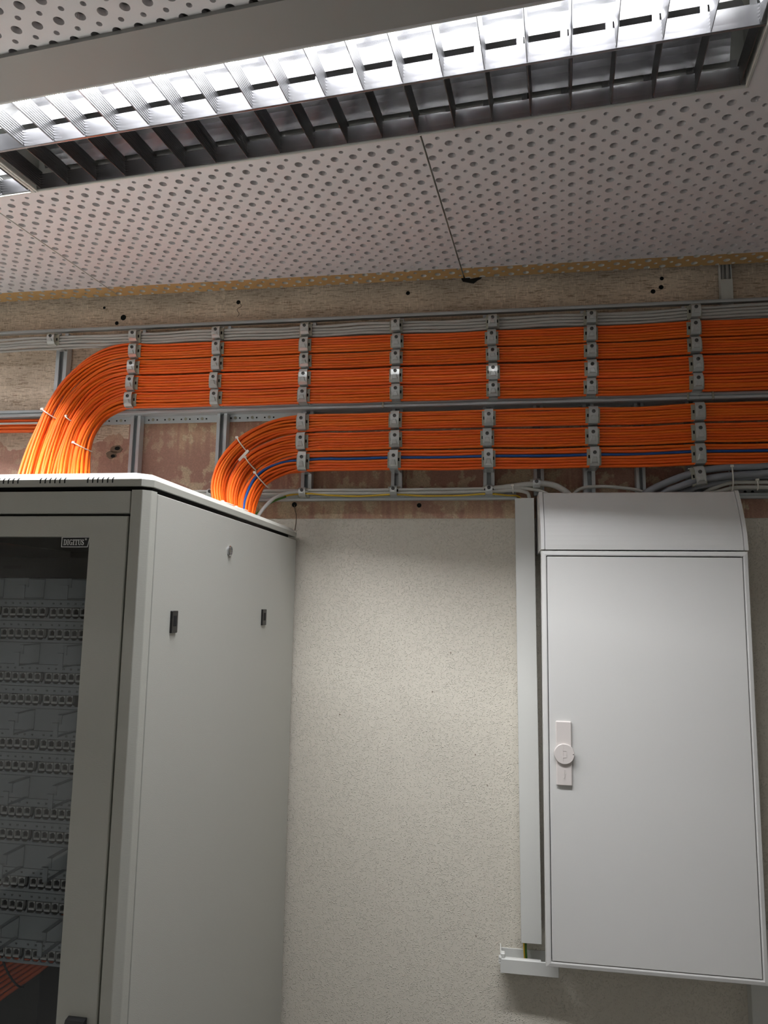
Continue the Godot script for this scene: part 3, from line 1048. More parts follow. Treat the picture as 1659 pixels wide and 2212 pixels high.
func make_cables():
	rng.seed = 17
	bundle(1, 0, 4, 6, true, "top orange bundle")
	bundle(2, 1, 4, 6, true, "second orange bundle")
	bundle(3, 2, 4, 6, true, "third orange bundle")
	bundle(4, 3, 4, 6, true, "fourth orange bundle")
	bundle(5, 0, 3, 7, false, "fifth orange bundle")
	bundle(6, 1, 3, 7, false, "sixth orange bundle")
	bundle(7, 2, 3, 7, false, "lowest orange bundle")
	# grey cables along the top rail
	rng.seed = 23
	for layer in 2:
		for i in 4:
			var pts := PackedVector3Array()
			var ph := rng.randf() * TAU
			var ph2 := rng.randf() * TAU
			var x := 2.29
			while x > -2.4:
				var near := 1.0
				for c in COLS + [-1.497]:
					near = minf(near, absf(x - c) / 0.11)
				pts.append(Vector3(x, 2.6825 + (i - 1.5) * 0.0102 + 0.0034 * near * sin(x * 11.0 + ph) - (0.005 if layer else 0.0) + 0.006 * smoothstep(0.35, 0.65, x), 0.084 - 0.012 * layer + 0.002 * near * sin(x * 15.0 + ph2)))
				x -= 0.055
			if layer == 0:
				cable("grey_cable", pts, 0.0050, M.grey_cable, "grey cable along the top rail, %s of the four at the front" % ["lowest", "third from top", "second from top", "topmost"][i], "grey cables along the top rail", 4)
			elif i < 3:
				cable("grey_cable", pts, 0.0048, M.grey_cable, "grey cable behind the front ones along the top rail", "grey cables behind the others along the top rail", 3, 7)
	# flat bundle at the far left, behind the bend
	for i in 4:
		var y := 2.4155 - i * 0.0125
		cable("orange_data_cable", PackedVector3Array([Vector3(-2.5, y + 0.002, 0.05), Vector3(-1.9, y, 0.052), Vector3(-1.6, y - 0.002, 0.052), Vector3(-1.43, y - 0.004, 0.05)]), 0.0062, M["orange_%d" % (i % 3)], "orange cable coming from the left edge behind the big bend, %s of four" % ["topmost", "second from top", "third from top", "lowest"][i], "orange cables at the left edge under the middle rail", 5)
	cable("white_cable", PackedVector3Array([Vector3(-2.5, 2.404, 0.06), Vector3(-1.9, 2.4025, 0.0605), Vector3(-1.6, 2.402, 0.0605), Vector3(-1.43, 2.400, 0.058)]), 0.0038, M.white_cable, "thin white cable lying across the orange cables at the left edge")
	# light grey cables on the bottom rail
	cable("light_grey_cable", PackedVector3Array([Vector3(-1.5, 2.156, 0.054), Vector3(-0.9, 2.158, 0.055), Vector3(-0.55, 2.1590, 0.055), Vector3(-0.30, 2.1585, 0.055), Vector3(-0.02, 2.160, 0.055), Vector3(0.04, 2.161, 0.056), Vector3(0.11, 2.158, 0.06), Vector3(0.16, 2.146, 0.06), Vector3(0.18, 2.12, 0.055), Vector3(0.18, 2.05, 0.05)]), 0.0052, M.light_grey_cable, "upper of the two light grey cables on the bottom rail", "light grey cables on the bottom rail")
	cable("light_grey_cable", PackedVector3Array([Vector3(-1.5, 2.146, 0.054), Vector3(-0.9, 2.147, 0.056), Vector3(-0.55, 2.1482, 0.056), Vector3(-0.30, 2.1480, 0.056), Vector3(-0.02, 2.1505, 0.056), Vector3(0.06, 2.153, 0.062), Vector3(0.10, 2.148, 0.062), Vector3(0.115, 2.132, 0.05), Vector3(0.118, 2.05, 0.03)]), 0.0056, M.light_grey_cable, "lower of the two light grey cables on the bottom rail", "light grey cables on the bottom rail")
	cable("yellow_green_wire", PackedVector3Array([Vector3(-0.662, 2.138, 0.064), Vector3(-0.63, 2.1445, 0.064), Vector3(-0.58, 2.147, 0.064), Vector3(-0.52, 2.142, 0.06), Vector3(-0.42, 2.1385, 0.056), Vector3(-0.30, 2.1425, 0.062), Vector3(-0.22, 2.1385, 0.056), Vector3(-0.10, 2.139, 0.056), Vector3(-0.01, 2.1425, 0.062), Vector3(0.05, 2.138, 0.056), Vector3(0.085, 2.135, 0.045), Vector3(0.1, 2.10, 0.03)]), 0.0027, M.yellow_wire, "thin yellow earth wire running along the bottom rail")
	cable("white_cable", PackedVector3Array([Vector3(-0.585, 2.1535, 0.060), Vector3(-0.615, 2.1525, 0.068), Vector3(-0.645, 2.146, 0.09), Vector3(-0.672, 2.128, 0.12), Vector3(-0.693, 2.096, 0.15), Vector3(-0.707, 2.06, 0.18), Vector3(-0.715, 2.0, 0.24), Vector3(-0.718, 1.92, 0.27)]), 0.0055, M.white_cable, "white cable bending down from the bottom rail into the rack roof")
	cable("green_yellow_wire", PackedVector3Array([Vector3(-0.652, 2.136, 0.075), Vector3(-0.69, 2.115, 0.10), Vector3(-0.715, 2.085, 0.13), Vector3(-0.733, 2.05, 0.17), Vector3(-0.74, 1.98, 0.25), Vector3(-0.74, 1.92, 0.28)]), 0.0034, M.green_wire, "green and yellow earth wire beside the white cable entering the rack")
	# fat cables over the board
	cable("fat_grey_cable", PackedVector3Array([Vector3(-0.012, 2.1595, 0.048), Vector3(0.025, 2.162, 0.051), Vector3(0.075, 2.168, 0.054), Vector3(0.136, 2.1735, 0.056), Vector3(0.18, 2.171, 0.058), Vector3(0.212, 2.156, 0.06), Vector3(0.235, 2.135, 0.06), Vector3(0.25, 2.09, 0.06)]), 0.0095, M.light_grey_cable, "fat light grey cable held by the small clamp and bending down behind the board")
	cable("grey_loop_cable", PackedVector3Array([Vector3(0.235, 2.12, 0.06), Vector3(0.262, 2.154, 0.06), Vector3(0.316, 2.163, 0.06), Vector3(0.385, 2.159, 0.06), Vector3(0.45, 2.146, 0.06), Vector3(0.49, 2.12, 0.06)]), 0.0052, M.light_grey_cable, "light grey cable looping up above the middle of the white board")
	var fat := ["topmost", "second from top", "third from top", "rearmost, lowest"]
	var ys := [[2.214, 0.088, 0.455], [2.1925, 0.090, 0.508], [2.186, 0.069, 0.548], [2.200, 0.066, 0.485]]
	for i in 4:
		var q: Array = ys[i]
		var ty: float = q[0]
		var bend: float = q[2]
		var drop: float = 0.0 if i == 0 else (0.004 if i == 1 else 0.013)
		cable("fat_grey_cable", PackedVector3Array([Vector3(2.28, ty + 0.008, q[1]), Vector3(0.95, ty + 0.003, q[1]), Vector3(0.76, ty - 0.001, q[1]), Vector3(0.67, ty - 0.003 - drop, q[1]), Vector3(0.60, ty - 0.014 - drop, q[1]), Vector3(lerpf(0.60, bend, 0.5), lerpf(ty - 0.014, 2.142, 0.42) - drop, q[1]), Vector3(bend, 2.140, q[1] - 0.01), Vector3(bend - 0.03, 2.10, q[1] - 0.02)]), 0.0105, M.dark_grey_cable, "fat dark grey cable curving down behind the white board, %s of four" % fat[i], "fat dark grey cables above the white board")
	for i in 2:
		var y := 2.169 - 0.0145 * i
		cable("light_grey_cable", PackedVector3Array([Vector3(2.28, y + 0.002, 0.075), Vector3(0.9, y, 0.075), Vector3(0.74, y + 0.001, 0.075), Vector3(0.692, y - 0.001 - 0.002 * i, 0.075), Vector3(0.655, y - 0.012 - 0.001 * i, 0.072), Vector3(0.62 + 0.01 * i, 2.138, 0.07), Vector3(0.59 + 0.01 * i, 2.10, 0.06)]), 0.0062, M.light_grey_cable, "light grey cable bending down at the board's upper right corner, %s of two" % ["upper", "lower"][i], "light grey cables at the board's upper right corner")
	ties()
	label_strip()

func label_strip():
	var o := single("label_strip", boxed(Vector3(-0.022, -0.004, -0.0006), Vector3(0.022, 0.004, 0.0006), 0.0004), M.tie_plastic, "small white paper strip stuck between the orange bundles of the smaller bend", "label", "", Vector3(-0.752, 2.245, 0.205))
	o.rotation = Vector3(0.3, 0.2, 0.85)

func fan(outer: Array, inner: Array, f: float, s0: float, s1: float) -> Array:
	# where a tie crosses part of the fan of cables: two ends and how far it bulges in front
	var k := f * 7.0
	var i := int(k)
	var o: Vector3 = outer[i].lerp(outer[i + 1], k - i)
	var n: Vector3 = inner[i].lerp(inner[i + 1], k - i)
	var lift := Vector3(0, 0, 0.002)
	return [o.lerp(n, s0 - 0.015) + lift, o.lerp(n, s1 + 0.015) + lift, 0.026, 1.0]

func ties():
	# [from, to, bulge towards the viewer, -, where]
	var list := [
		fan(OUT1, IN1, 0.62, 0.0, 0.25) + ["round the outer orange bundles of the big bend"],
		fan(OUT1, IN1, 0.56, 0.44, 0.56) + ["short white end between the orange bundles of the big bend"],
		fan(OUT1, IN1, 0.70, 0.72, 1.0) + ["round the inner orange bundles of the big bend"],
		fan(OUT2, IN2, 0.46, 0.0, 0.33) + ["on the outside of the smaller orange bend"],
		fan(OUT2, IN2, 0.50, 0.36, 0.66) + ["in the middle of the smaller orange bend"],
		fan(OUT2, IN2, 0.52, 0.68, 1.0) + ["near the blue cable in the smaller orange bend"],
		fan(OUT2, IN2, 0.95, 0.28, 0.58) + ["just above the rack roof, left one"],
		fan(OUT2, IN2, 0.96, 0.60, 0.92) + ["just above the rack roof, right one"],
		[Vector3(0.692, 2.222, 0.086), Vector3(0.694, 2.142, 0.080), 0.016, 1.0, "upright round the fat grey cables right of the tilted clamp"],
		[Vector3(0.764, 2.178, 0.075), Vector3(0.766, 2.147, 0.075), 0.010, 1.0, "round the two light grey cables near the right edge"],
		[Vector3(0.064, 2.171, 0.054), Vector3(0.066, 2.146, 0.058), 0.010, 1.0, "round the light grey cables above the white trunking"]]
	for q in list:
		var a: Vector3 = q[0]
		var b: Vector3 = q[1]
		var c := (a + b) * 0.5
		var ax := (b - a) * 0.5
		var d := Vector3(0, 0, q[2])
		var pts := PackedVector3Array()
		for k in 22:
			var t := TAU * k / 22
			pts.append(c + ax * cos(t) + d * sin(t))
		var m := MB.new()
		m.tube(pts, 0.0021, 6, true)
		var o := single("cable_tie", m, M.tie_plastic, "white plastic cable tie " + q[4], "cable tie", "white cable ties")
		var hd := MB.new()
		var at := c + ax * cos(2.5) + d * sin(2.5)
		hd.box(at - Vector3(0.005, 0.004, 0.002), at + Vector3(0.005, 0.004, 0.005), 0.0015)
		part("tie_head", hd, M.tie_plastic, o)

# ------------------------------------------------------------------ lettering
func letters(text: String, face: String, weight: int, fit: Vector2, at: Vector3, depth: float, turn := 0.0) -> MB:
	var f := SystemFont.new()
	f.font_names = PackedStringArray([face])
	f.font_weight = weight
	var t := TextMesh.new()
	t.font = f
	t.text = text
	t.font_size = 48
	t.pixel_size = 0.01
	t.depth = 0.05
	t.curve_step = 2.0
	var box := t.get_aabb()
	var b := MB.new()
	var s := Vector3(fit.x / box.size.x, fit.y / box.size.y, depth / box.size.z)
	var mid := box.position + box.size * 0.5
	var xf := Transform3D(Basis(Vector3.BACK, turn), at) * Transform3D(Basis.from_scale(s), Vector3.ZERO) * Transform3D(Basis.IDENTITY, -mid)
	b.add_mesh(t, xf)
	return b

# ------------------------------------------------------------------ server rack
const RX := -1.028     # middle of the rack
func mirror(p: Vector2) -> Vector2:
	return Vector2(2.0 * RX - p.x, p.y)

func make_rack():
	var o := thing("network_rack", "tall grey network rack with a smoked glass door and orange cables entering its roof", "server rack", Vector3(RX, 0, 0.5))
	var off := Vector3(-RX, 0, -0.5)
	var put := func(called: String, b: MB, m: Material, parent = null) -> MeshInstance3D:
		return part(called, b, m, o if parent == null else parent, off if parent == null else Vector3.ZERO)
	# lid: skirt, chamfer, flat top with an opening for the cables
	var ring := func(inset: float) -> PackedVector2Array:
		var xr := -0.628 - inset
		var zf := 1.035 - inset
		var k := 0.017 + 0.005 * inset / 0.0145
		var a := PackedVector2Array([Vector2(xr, 0.022), Vector2(xr, zf - k), Vector2(xr - k, zf)])
		return PackedVector2Array([a[0], a[1], a[2], mirror(a[2]), mirror(a[1]), mirror(a[0])])
	var l := MB.new()
	var levels := [[0.004, 2.0105], [0.0, 2.0112], [0.0, 2.0240], [0.0008, 2.0252], [0.0137, 2.0375], [0.0150, 2.0383]]
	for i in levels.size() - 1:
		var p: PackedVector2Array = ring.call(levels[i][0])
		var q: PackedVector2Array = ring.call(levels[i + 1][0])
		for k in 6:
			var a := p[k]
			var b := p[(k + 1) % 6]
			var c := q[(k + 1) % 6]
			var d := q[k]
			var e := b - a
			var out := Vector3(-e.y, 0, e.x) * (1.0 if Vector3(-e.y, 0, e.x).dot(Vector3((a.x + b.x) * 0.5 - RX, 0, (a.y + b.y) * 0.5 - 0.5)) > 0 else -1.0)
			var rise: float = levels[i + 1][1] - levels[i][1]
			out = out.normalized() * rise + Vector3(0, (levels[i + 1][0] - levels[i][0]), 0)
			l.quad(Vector3(a.x, levels[i][1], a.y), Vector3(b.x, levels[i][1], b.y), Vector3(c.x, levels[i + 1][1], c.y), Vector3(d.x, levels[i + 1][1], d.y), out)
	var y := 2.0383
	var t: PackedVector2Array = ring.call(0.015)
	var hx0 := -1.40
	var hx1 := -0.656
	var hz0 := 0.20
	var hz1 := 0.60
	l.prism(PackedVector2Array([Vector2(hx0, hz1), Vector2(hx1, hz1), t[1], t[2], t[3], t[4]]), upright(), y - 0.0015, y)
	l.prism(PackedVector2Array([t[0], Vector2(hx1, hz0), Vector2(hx0, hz0), t[5]]), upright(), y - 0.0015, y)
	l.prism(PackedVector2Array([t[0], t[1], Vector2(hx1, hz1), Vector2(hx1, hz0)]), upright(), y - 0.0015, y)
	l.prism(PackedVector2Array([t[5], Vector2(hx0, hz0), Vector2(hx0, hz1), t[4]]), upright(), y - 0.0015, y)
	var lid: MeshInstance3D = put.call("lid", l, M.rack_front_paint)
	var sl := MB.new()
	for g in 8:
		for k in 6:
			var x := -0.703 - 0.0975 * g - 0.0101 * k
			if x < -1.41:
				continue
			sl.prism(PackedVector2Array([Vector2(1.0356, 2.0172), Vector2(1.0356, 2.0247), Vector2(1.0318, 2.0285), Vector2(1.0308, 2.0275), Vector2(1.0340, 2.0243), Vector2(1.0340, 2.0172)]), along_x(), x - 0.0011, x + 0.0011)
	put.call("vent_slots", sl, M.hole_black, lid).set_meta("kind", "stuff")
	# dark ring under the lid, its colour stands in for the gap shade
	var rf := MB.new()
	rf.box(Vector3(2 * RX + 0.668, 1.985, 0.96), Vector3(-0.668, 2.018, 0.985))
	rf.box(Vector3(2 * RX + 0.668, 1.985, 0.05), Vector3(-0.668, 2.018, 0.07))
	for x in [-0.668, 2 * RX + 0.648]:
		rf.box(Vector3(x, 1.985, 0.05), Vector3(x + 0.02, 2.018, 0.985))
	put.call("lid_gap_shade", rf, M.rack_inner)
	# front top piece
	put.call("top_rail", boxed(Vector3(2 * RX + 0.6655, 1.9595, 1.012), Vector3(-0.6655, 2.0015, 1.035), 0.0012), M.rack_front_paint)
	# corner posts
	var pr := PackedVector2Array([Vector2(-0.6635, 1.0345), Vector2(-0.6630, 1.035), Vector2(-0.6430, 1.035), Vector2(-0.6415, 1.0344), Vector2(-0.6308, 1.0236), Vector2(-0.6298, 1.0218), Vector2(-0.6281, 1.0055), Vector2(-0.6281, 1.0036), Vector2(-0.646, 1.0036), Vector2(-0.6635, 1.015)])
	for s in [0, 1]:
		var q := pr
		if s:
			q = PackedVector2Array()
			for p in pr:
				q.append(mirror(p))
		var b := MB.new()
		b.prism(q, upright(), 0.04, 2.0035)
		put.call("corner_post", b, M.rack_front_paint)
	# side panel with lock and two slide latches
	var sp: MeshInstance3D = put.call("side_panel", boxed(Vector3(-0.642, 0.07, 0.024), Vector3(-0.628, 2.0005, 1.0005), 0.0014), M.rack_paint)
	put.call("side_panel", boxed(Vector3(2 * RX + 0.628, 0.07, 0.024), Vector3(2 * RX + 0.642, 2.0005, 1.0005), 0.0014), M.rack_paint)
	var lk := MB.new()
	var turn := Transform3D(Basis(Vector3(0, 0, -1), Vector3(0, 1, 0), Vector3(1, 0, 0)), Vector3(-0.6285, 1.921, 0.618))
	lk.lathe(PackedVector2Array([Vector2(0.0125, 0.0), Vector2(0.0128, 0.004), Vector2(0.0112, 0.0062), Vector2(0.0095, 0.0062), Vector2(0.0088, 0.0045), Vector2(0.0, 0.0045)]), turn, 24)
	lk.box(Vector3(-0.6245, 1.9165, 0.6172), Vector3(-0.6238, 1.9255, 0.6188))
	put.call("lock", lk, M.chrome, sp)
	for zz in [0.9065, 0.336]:
		var w := 0.0135 if zz > 0.5 else 0.0172
		var la := MB.new()
		la.box(Vector3(-0.6290, 1.7360, zz - w), Vector3(-0.6235, 1.7795, zz + w), 0.001)
		var lm: MeshInstance3D = put.call("slide_latch", la, M.latch_black, sp)
		lm.set_meta("label", "black slide latch")
		var rec := MB.new()
		rec.box(Vector3(-0.6240, 1.7490, zz - w * 0.55), Vector3(-0.6232, 1.7700, zz + w * 0.55), 0.0003)
		part("thumb_recess", rec, M.hole_black, sp)
	# door
	var d0 := Vector2(2 * RX + 0.6675, 0.08)
	var d1 := Vector2(-0.6675, 1.9545)
	var g0 := Vector2(2 * RX + 0.742, 0.155)
	var g1 := Vector2(-0.742, 1.9155)
	var df := MB.new()
	var z0 := 1.012
	var z1 := 1.035
	var cs := [[d0, Vector2(d1.x, d0.y), d1, Vector2(d0.x, d1.y)], [g0, Vector2(g1.x, g0.y), g1, Vector2(g0.x, g1.y)]]
	var outs := [Vector3.DOWN, Vector3.RIGHT, Vector3.UP, Vector3.LEFT]
	for k in 4:
		var a: Vector2 = cs[0][k]
		var b: Vector2 = cs[0][(k + 1) % 4]
		var c: Vector2 = cs[1][(k + 1) % 4]
		var d: Vector2 = cs[1][k]
		var e := 0.0016
		var ia := a + Vector2(e if k in [0, 3] else -e, e if k < 2 else -e)
		var kb := (k + 1) % 4
		var ib := b + Vector2(e if kb in [0, 3] else -e, e if kb < 2 else -e)
		var v := func(p: Vector2, z: float) -> Vector3: return Vector3(p.x, p.y, z)
		df.quad(v.call(ia, z1), v.call(ib, z1), v.call(c, z1), v.call(d, z1), Vector3.BACK)
		df.quad(v.call(a, z1 - e), v.call(b, z1 - e), v.call(ib, z1), v.call(ia, z1), outs[k] + Vector3.BACK)
		df.quad(v.call(a, z0), v.call(b, z0), v.call(b, z1 - e), v.call(a, z1 - e), outs[k])
		df.quad(v.call(c, z1), v.call(d, z1), v.call(d, z0), v.call(c, z0), -outs[k])
		df.quad(v.call(a, z0), v.call(b, z0), v.call(c, z0), v.call(d, z0), Vector3.FORWARD)
	var door: MeshInstance3D = put.call("door", df, M.rack_front_paint)
	var gp := MB.new()
	gp.box(Vector3(g0.x - 0.01, g0.y - 0.01, 1.0265), Vector3(g1.x + 0.01, g1.y + 0.01, 1.0305))
	put.call("glass_pane", gp, M.smoked_glass, door)
	# maker's badge on the glass
	var bz := 1.0306
	var bo := PackedVector2Array([Vector2(-0.8003, 1.8958), Vector2(-0.7468, 1.8960), Vector2(-0.7424, 1.9153), Vector2(-0.8003, 1.9151)])
	var bi := PackedVector2Array([Vector2(-0.7990, 1.8970), Vector2(-0.7478, 1.8972), Vector2(-0.7440, 1.9141), Vector2(-0.7990, 1.9139)])
	var bd := MB.new()
	for k in 4:
		var m := (k + 1) % 4
		bd.prism(PackedVector2Array([bo[k], bo[m], bi[m], bi[k]]), facing(), bz, bz + 0.0011)
	var lt := letters("DIGITUS", "Droid Serif", 700, Vector2(0.0412, 0.0106), Vector3(-0.7755, 1.9052, bz + 0.0008), 0.0006)
	bd.v.append_array(lt.v)
	bd.n.append_array(lt.n)
	bd.uv.append_array(lt.uv)
	var rg := letters("®", "Droid Serif", 700, Vector2(0.0038, 0.0038), Vector3(-0.7512, 1.9108, bz + 0.0008), 0.0006)
	bd.v.append_array(rg.v)
	bd.n.append_array(rg.n)
	bd.uv.append_array(rg.uv)
	var bp := MB.new()
	bp.prism(bi, facing(), bz, bz + 0.0005)
	put.call("badge", bp, M.badge_black, door)
	put.call("badge_lettering", bd, M.badge_silver, door)
	var hd := MB.new()
	hd.prism(PackedVector2Array([Vector2(1.035, 0.90), Vector2(1.05, 0.905), Vector2(1.052, 1.075), Vector2(1.045, 1.0895), Vector2(1.035, 1.0915)]), along_x(), -0.7195, -0.6855)
	put.call("door_handle", hd, M.rack_inner, door)
	# back, base, mounting posts
	put.call("back_panel", boxed(Vector3(2 * RX + 0.644, 0.07, 0.022), Vector3(-0.644, 1.984, 0.034)), M.rack_inner)
	put.call("inner_roof", boxed(Vector3(2 * RX + 0.65, 1.958, 0.04), Vector3(-0.65, 1.962, 1.0)), M.rack_inner)
	put.call("base", boxed(Vector3(2 * RX + 0.644, 0.0, 0.022), Vector3(-0.644, 0.07, 1.01)), M.rack_inner)
	for x in [-0.7875, 2 * RX + 0.7575]:
		put.call("mounting_post", boxed(Vector3(x, 0.07, 0.82), Vector3(x + 0.030, 1.98, 0.8765)), M.rack_inner)
		put.call("inner_baffle", boxed(Vector3(-0.757 if x > RX else 2 * RX + 0.645, 0.07, 0.865), Vector3(-0.645 if x > RX else 2 * RX + 0.757, 1.98, 0.870)), M.rack_inner)
	rack_contents()

func rack_contents():
	var top := 1.8415
	var unit := 0.04445
	var zf := 0.880
	var x0 := RX - 0.2410
	var x1 := RX + 0.2410
	# one patch panel
	var h := 0.0436
	var face := MB.new()
	face.box(Vector3(x0, -0.0152, zf - 0.003), Vector3(x1, 0.0, zf), 0.0005)
	face.box(Vector3(x0, -h, zf - 0.003), Vector3(x1, -0.0385, zf), 0.0005)
	var jx := PackedFloat32Array()
	for g in 4:
		for k in 6:
			jx.append(RX - 0.1643 + 0.1095 * g + 0.0168 * (k - 2.5))
	var prev := x0
	for g in 5:
		var a: float = x0 if g == 0 else jx[g * 6 - 1] + 0.0165
		var b: float = x1 if g == 4 else jx[g * 6] - 0.0092
		face.prism(PackedVector2Array([Vector2(a, -0.0386), Vector2(b, -0.0386), Vector2(b, -0.0151), Vector2(a, -0.0151)]), facing(), zf - 0.003, zf)
		if g < 4:
			# scalloped lower lip and the rounded lower right corner of the opening
			for k in 6:
				var x: float = jx[g * 6 + k]
				face.prism(PackedVector2Array([Vector2(x + 0.0036, -0.0386), Vector2(x + 0.0132, -0.0386), Vector2(x + 0.0104, -0.0364), Vector2(x + 0.0084, -0.0345), Vector2(x + 0.0064, -0.0364)]), facing(), zf - 0.003, zf)
			var e: float = jx[g * 6 + 5] + 0.0165
			face.prism(PackedVector2Array([Vector2(e - 0.009, -0.0386), Vector2(e + 0.0005, -0.0386), Vector2(e + 0.0005, -0.027), Vector2(e - 0.0015, -0.0325), Vector2(e - 0.0045, -0.0365)]), facing(), zf - 0.003, zf)
	var face_mesh := face.mesh()
	var back_mesh := boxed(Vector3(x0 + 0.02, -0.041, zf - 0.03), Vector3(x1 - 0.02, -0.013, zf - 0.014)).mesh()
	var num := MB.new()
	for k in 24:
		var t := letters(str(k + 1), "Droid Sans", 700, Vector2(0.0048 if k > 8 else 0.0025, 0.0036), Vector3(jx[k] - 0.001, -0.0078, zf + 0.0001), 0.0003)
		num.v.append_array(t.v)
		num.n.append_array(t.n)
		num.uv.append_array(t.uv)
	var num_mesh := num.mesh()
	# one jack: light frame round a dark stepped socket, a bar below
	var jk := MB.new()
	jk.box(Vector3(-0.0072, -0.0015, -0.008), Vector3(0.0072, 0.0, 0.0), 0.0002)
	jk.box(Vector3(-0.0072, -0.0128, -0.008), Vector3(-0.0059, -0.0009, 0.0))
	jk.box(Vector3(0.0059, -0.0128, -0.008), Vector3(0.0072, -0.0009, 0.0))
	jk.box(Vector3(-0.0065, -0.0165, -0.008), Vector3(0.0065, -0.0125, 0.0006), 0.0004)
	jk.box(Vector3(-0.0063, -0.0036, -0.006), Vector3(-0.0034, -0.0009, -0.0004))
	jk.box(Vector3(0.0034, -0.0036, -0.006), Vector3(0.0063, -0.0009, -0.0004))
	var jk_mesh := jk.mesh()
	var hole_mesh := boxed(Vector3(-0.0063, -0.0126, -0.009), Vector3(0.0063, -0.0009, -0.0045)).mesh()
	# one cable manager: plate and five open rings
	var plate := boxed(Vector3(x0, -h, zf - 0.003), Vector3(x1, 0.0, zf - 0.0005), 0.0005).mesh()
	var rg := MB.new()
	var w := 0.0045
	rg.box(Vector3(-w, -0.0425, zf - 0.0005), Vector3(w, -0.0407, zf + 0.064))
	rg.box(Vector3(-w - 0.001, -0.0425, zf + 0.062), Vector3(w, -0.0155, zf + 0.064), 0.0004)
	rg.box(Vector3(-w - 0.004, -0.0163, zf + 0.060), Vector3(w - 0.001, -0.0150, zf + 0.066), 0.0003)
	rg.box(Vector3(-w, -0.0030, zf - 0.0005), Vector3(w, -0.0012, zf + 0.056))
	rg.box(Vector3(-w + 0.003, -0.0195, zf + 0.0545), Vector3(w + 0.002, -0.0012, zf + 0.0565), 0.0004)
	rg.box(Vector3(-w, -0.0425, zf - 0.0006), Vector3(w, -0.0012, zf + 0.001))
	var rg_mesh := rg.mesh()
	var order := "OPPOPPOPPOPPOPPOP"
	var np := 0
	var no := 0
	var pn := ["topmost patch panel, right under the uppermost cable manager", "patch panel, second from top in the rack", "patch panel, third from top in the rack", "patch panel, fourth from top in the rack", "patch panel, fifth from top in the rack", "patch panel, sixth from top in the rack", "patch panel, fifth from the bottom of the stack", "patch panel, fourth from the bottom of the stack", "patch panel, third from the bottom of the stack", "patch panel, last but one, above the lowest cable manager", "lowest patch panel, right above the orange cables in the rack"]
	var on := ["uppermost cable manager, above all the patch panels", "cable manager between the second and third patch panel", "cable manager between the fourth and fifth patch panel", "cable manager between the sixth and seventh patch panel", "cable manager between the eighth and ninth patch panel", "lowest cable manager, above the last patch panel"]
	for i in order.length():
		var y := top - unit * i
		if order[i] == "P":
			var o := thing("patch_panel", "grey 24-port " + pn[np] + ", behind smoked glass", "patch panel", Vector3(0, y, 0), "patch panels behind the smoked glass")
			np += 1
			part("faceplate", face_mesh, M.panel_grey, o)
			part("inner_back", back_mesh, M.jack_black, o)
			part("port_numbers", num_mesh, M.print_black, o)
			for k in 24:
				if np == 4 and k == 22:
					continue
				var j := part("network_jack", jk_mesh, M.jack_grey, o, Vector3(jx[k], -0.0168 + 0.0005 * sin(k * 2.3 + np), zf - 0.0006))
				part("socket", hole_mesh, M.jack_black, j)
		else:
			var o := thing("cable_manager", "grey " + on[no] + ", with open rings", "cable manager", Vector3(0, y, 0), "cable managers between the patch panels")
			no += 1
			part("plate", plate, M.panel_grey, o)
			for k in 5:
				part("cable_ring", rg_mesh, M.panel_grey, o, Vector3(RX + 0.094 * (k - 2), 0, 0))
	var bk := thing("blanking_panel", "black panel with a small slot at the top of the rack, above the cable managers", "blanking panel", Vector3(0, 1.843, 0))
	part("faceplate", boxed(Vector3(x0, 0.0, zf - 0.004), Vector3(x1, 0.043, zf - 0.001), 0.0006), M.rack_inner, bk)
	part("slot", boxed(Vector3(-1.03, 0.018, zf - 0.001), Vector3(-0.99, 0.026, zf - 0.0004)), M.hole_black, bk)
	rng.seed = 31
	for i in 9:
		var s := (i - 4) * 0.0085
		var pts := PackedVector3Array([Vector3(-1.25 + s * 0.6, 0.80 - s, 0.76), Vector3(-1.12 + s * 0.7, 0.93 - s, 0.80 + 0.004 * (i % 2)), Vector3(-1.04 + s * 0.7, 1.005 - s, 0.81 + 0.005 * (i % 2)), Vector3(-0.93 + s * 0.5, 1.075 - s * 0.8, 0.79), Vector3(-0.88 + s * 0.4, 1.12 - s * 0.6, 0.72)])
		cable("red_orange_cable", pts, 0.0045, M["orange_%d" % (i % 2)], "orange cable rising diagonally inside the rack below the patch panels", "orange cables inside the rack below the patch panels", 5)
	var tie := MB.new()
	var ring := PackedVector3Array()
	for k in 18:
		var a := TAU * k / 18
		ring.append(Vector3(-0.985, 1.04, 0.806) + Vector3(0.026, -0.036, 0) * cos(a) + Vector3(0, 0, 0.018) * sin(a))
	tie.tube(ring, 0.002, 6, true)
	single("cable_tie", tie, M.latch_black, "dark cable tie round the orange cables inside the rack", "cable tie", "")

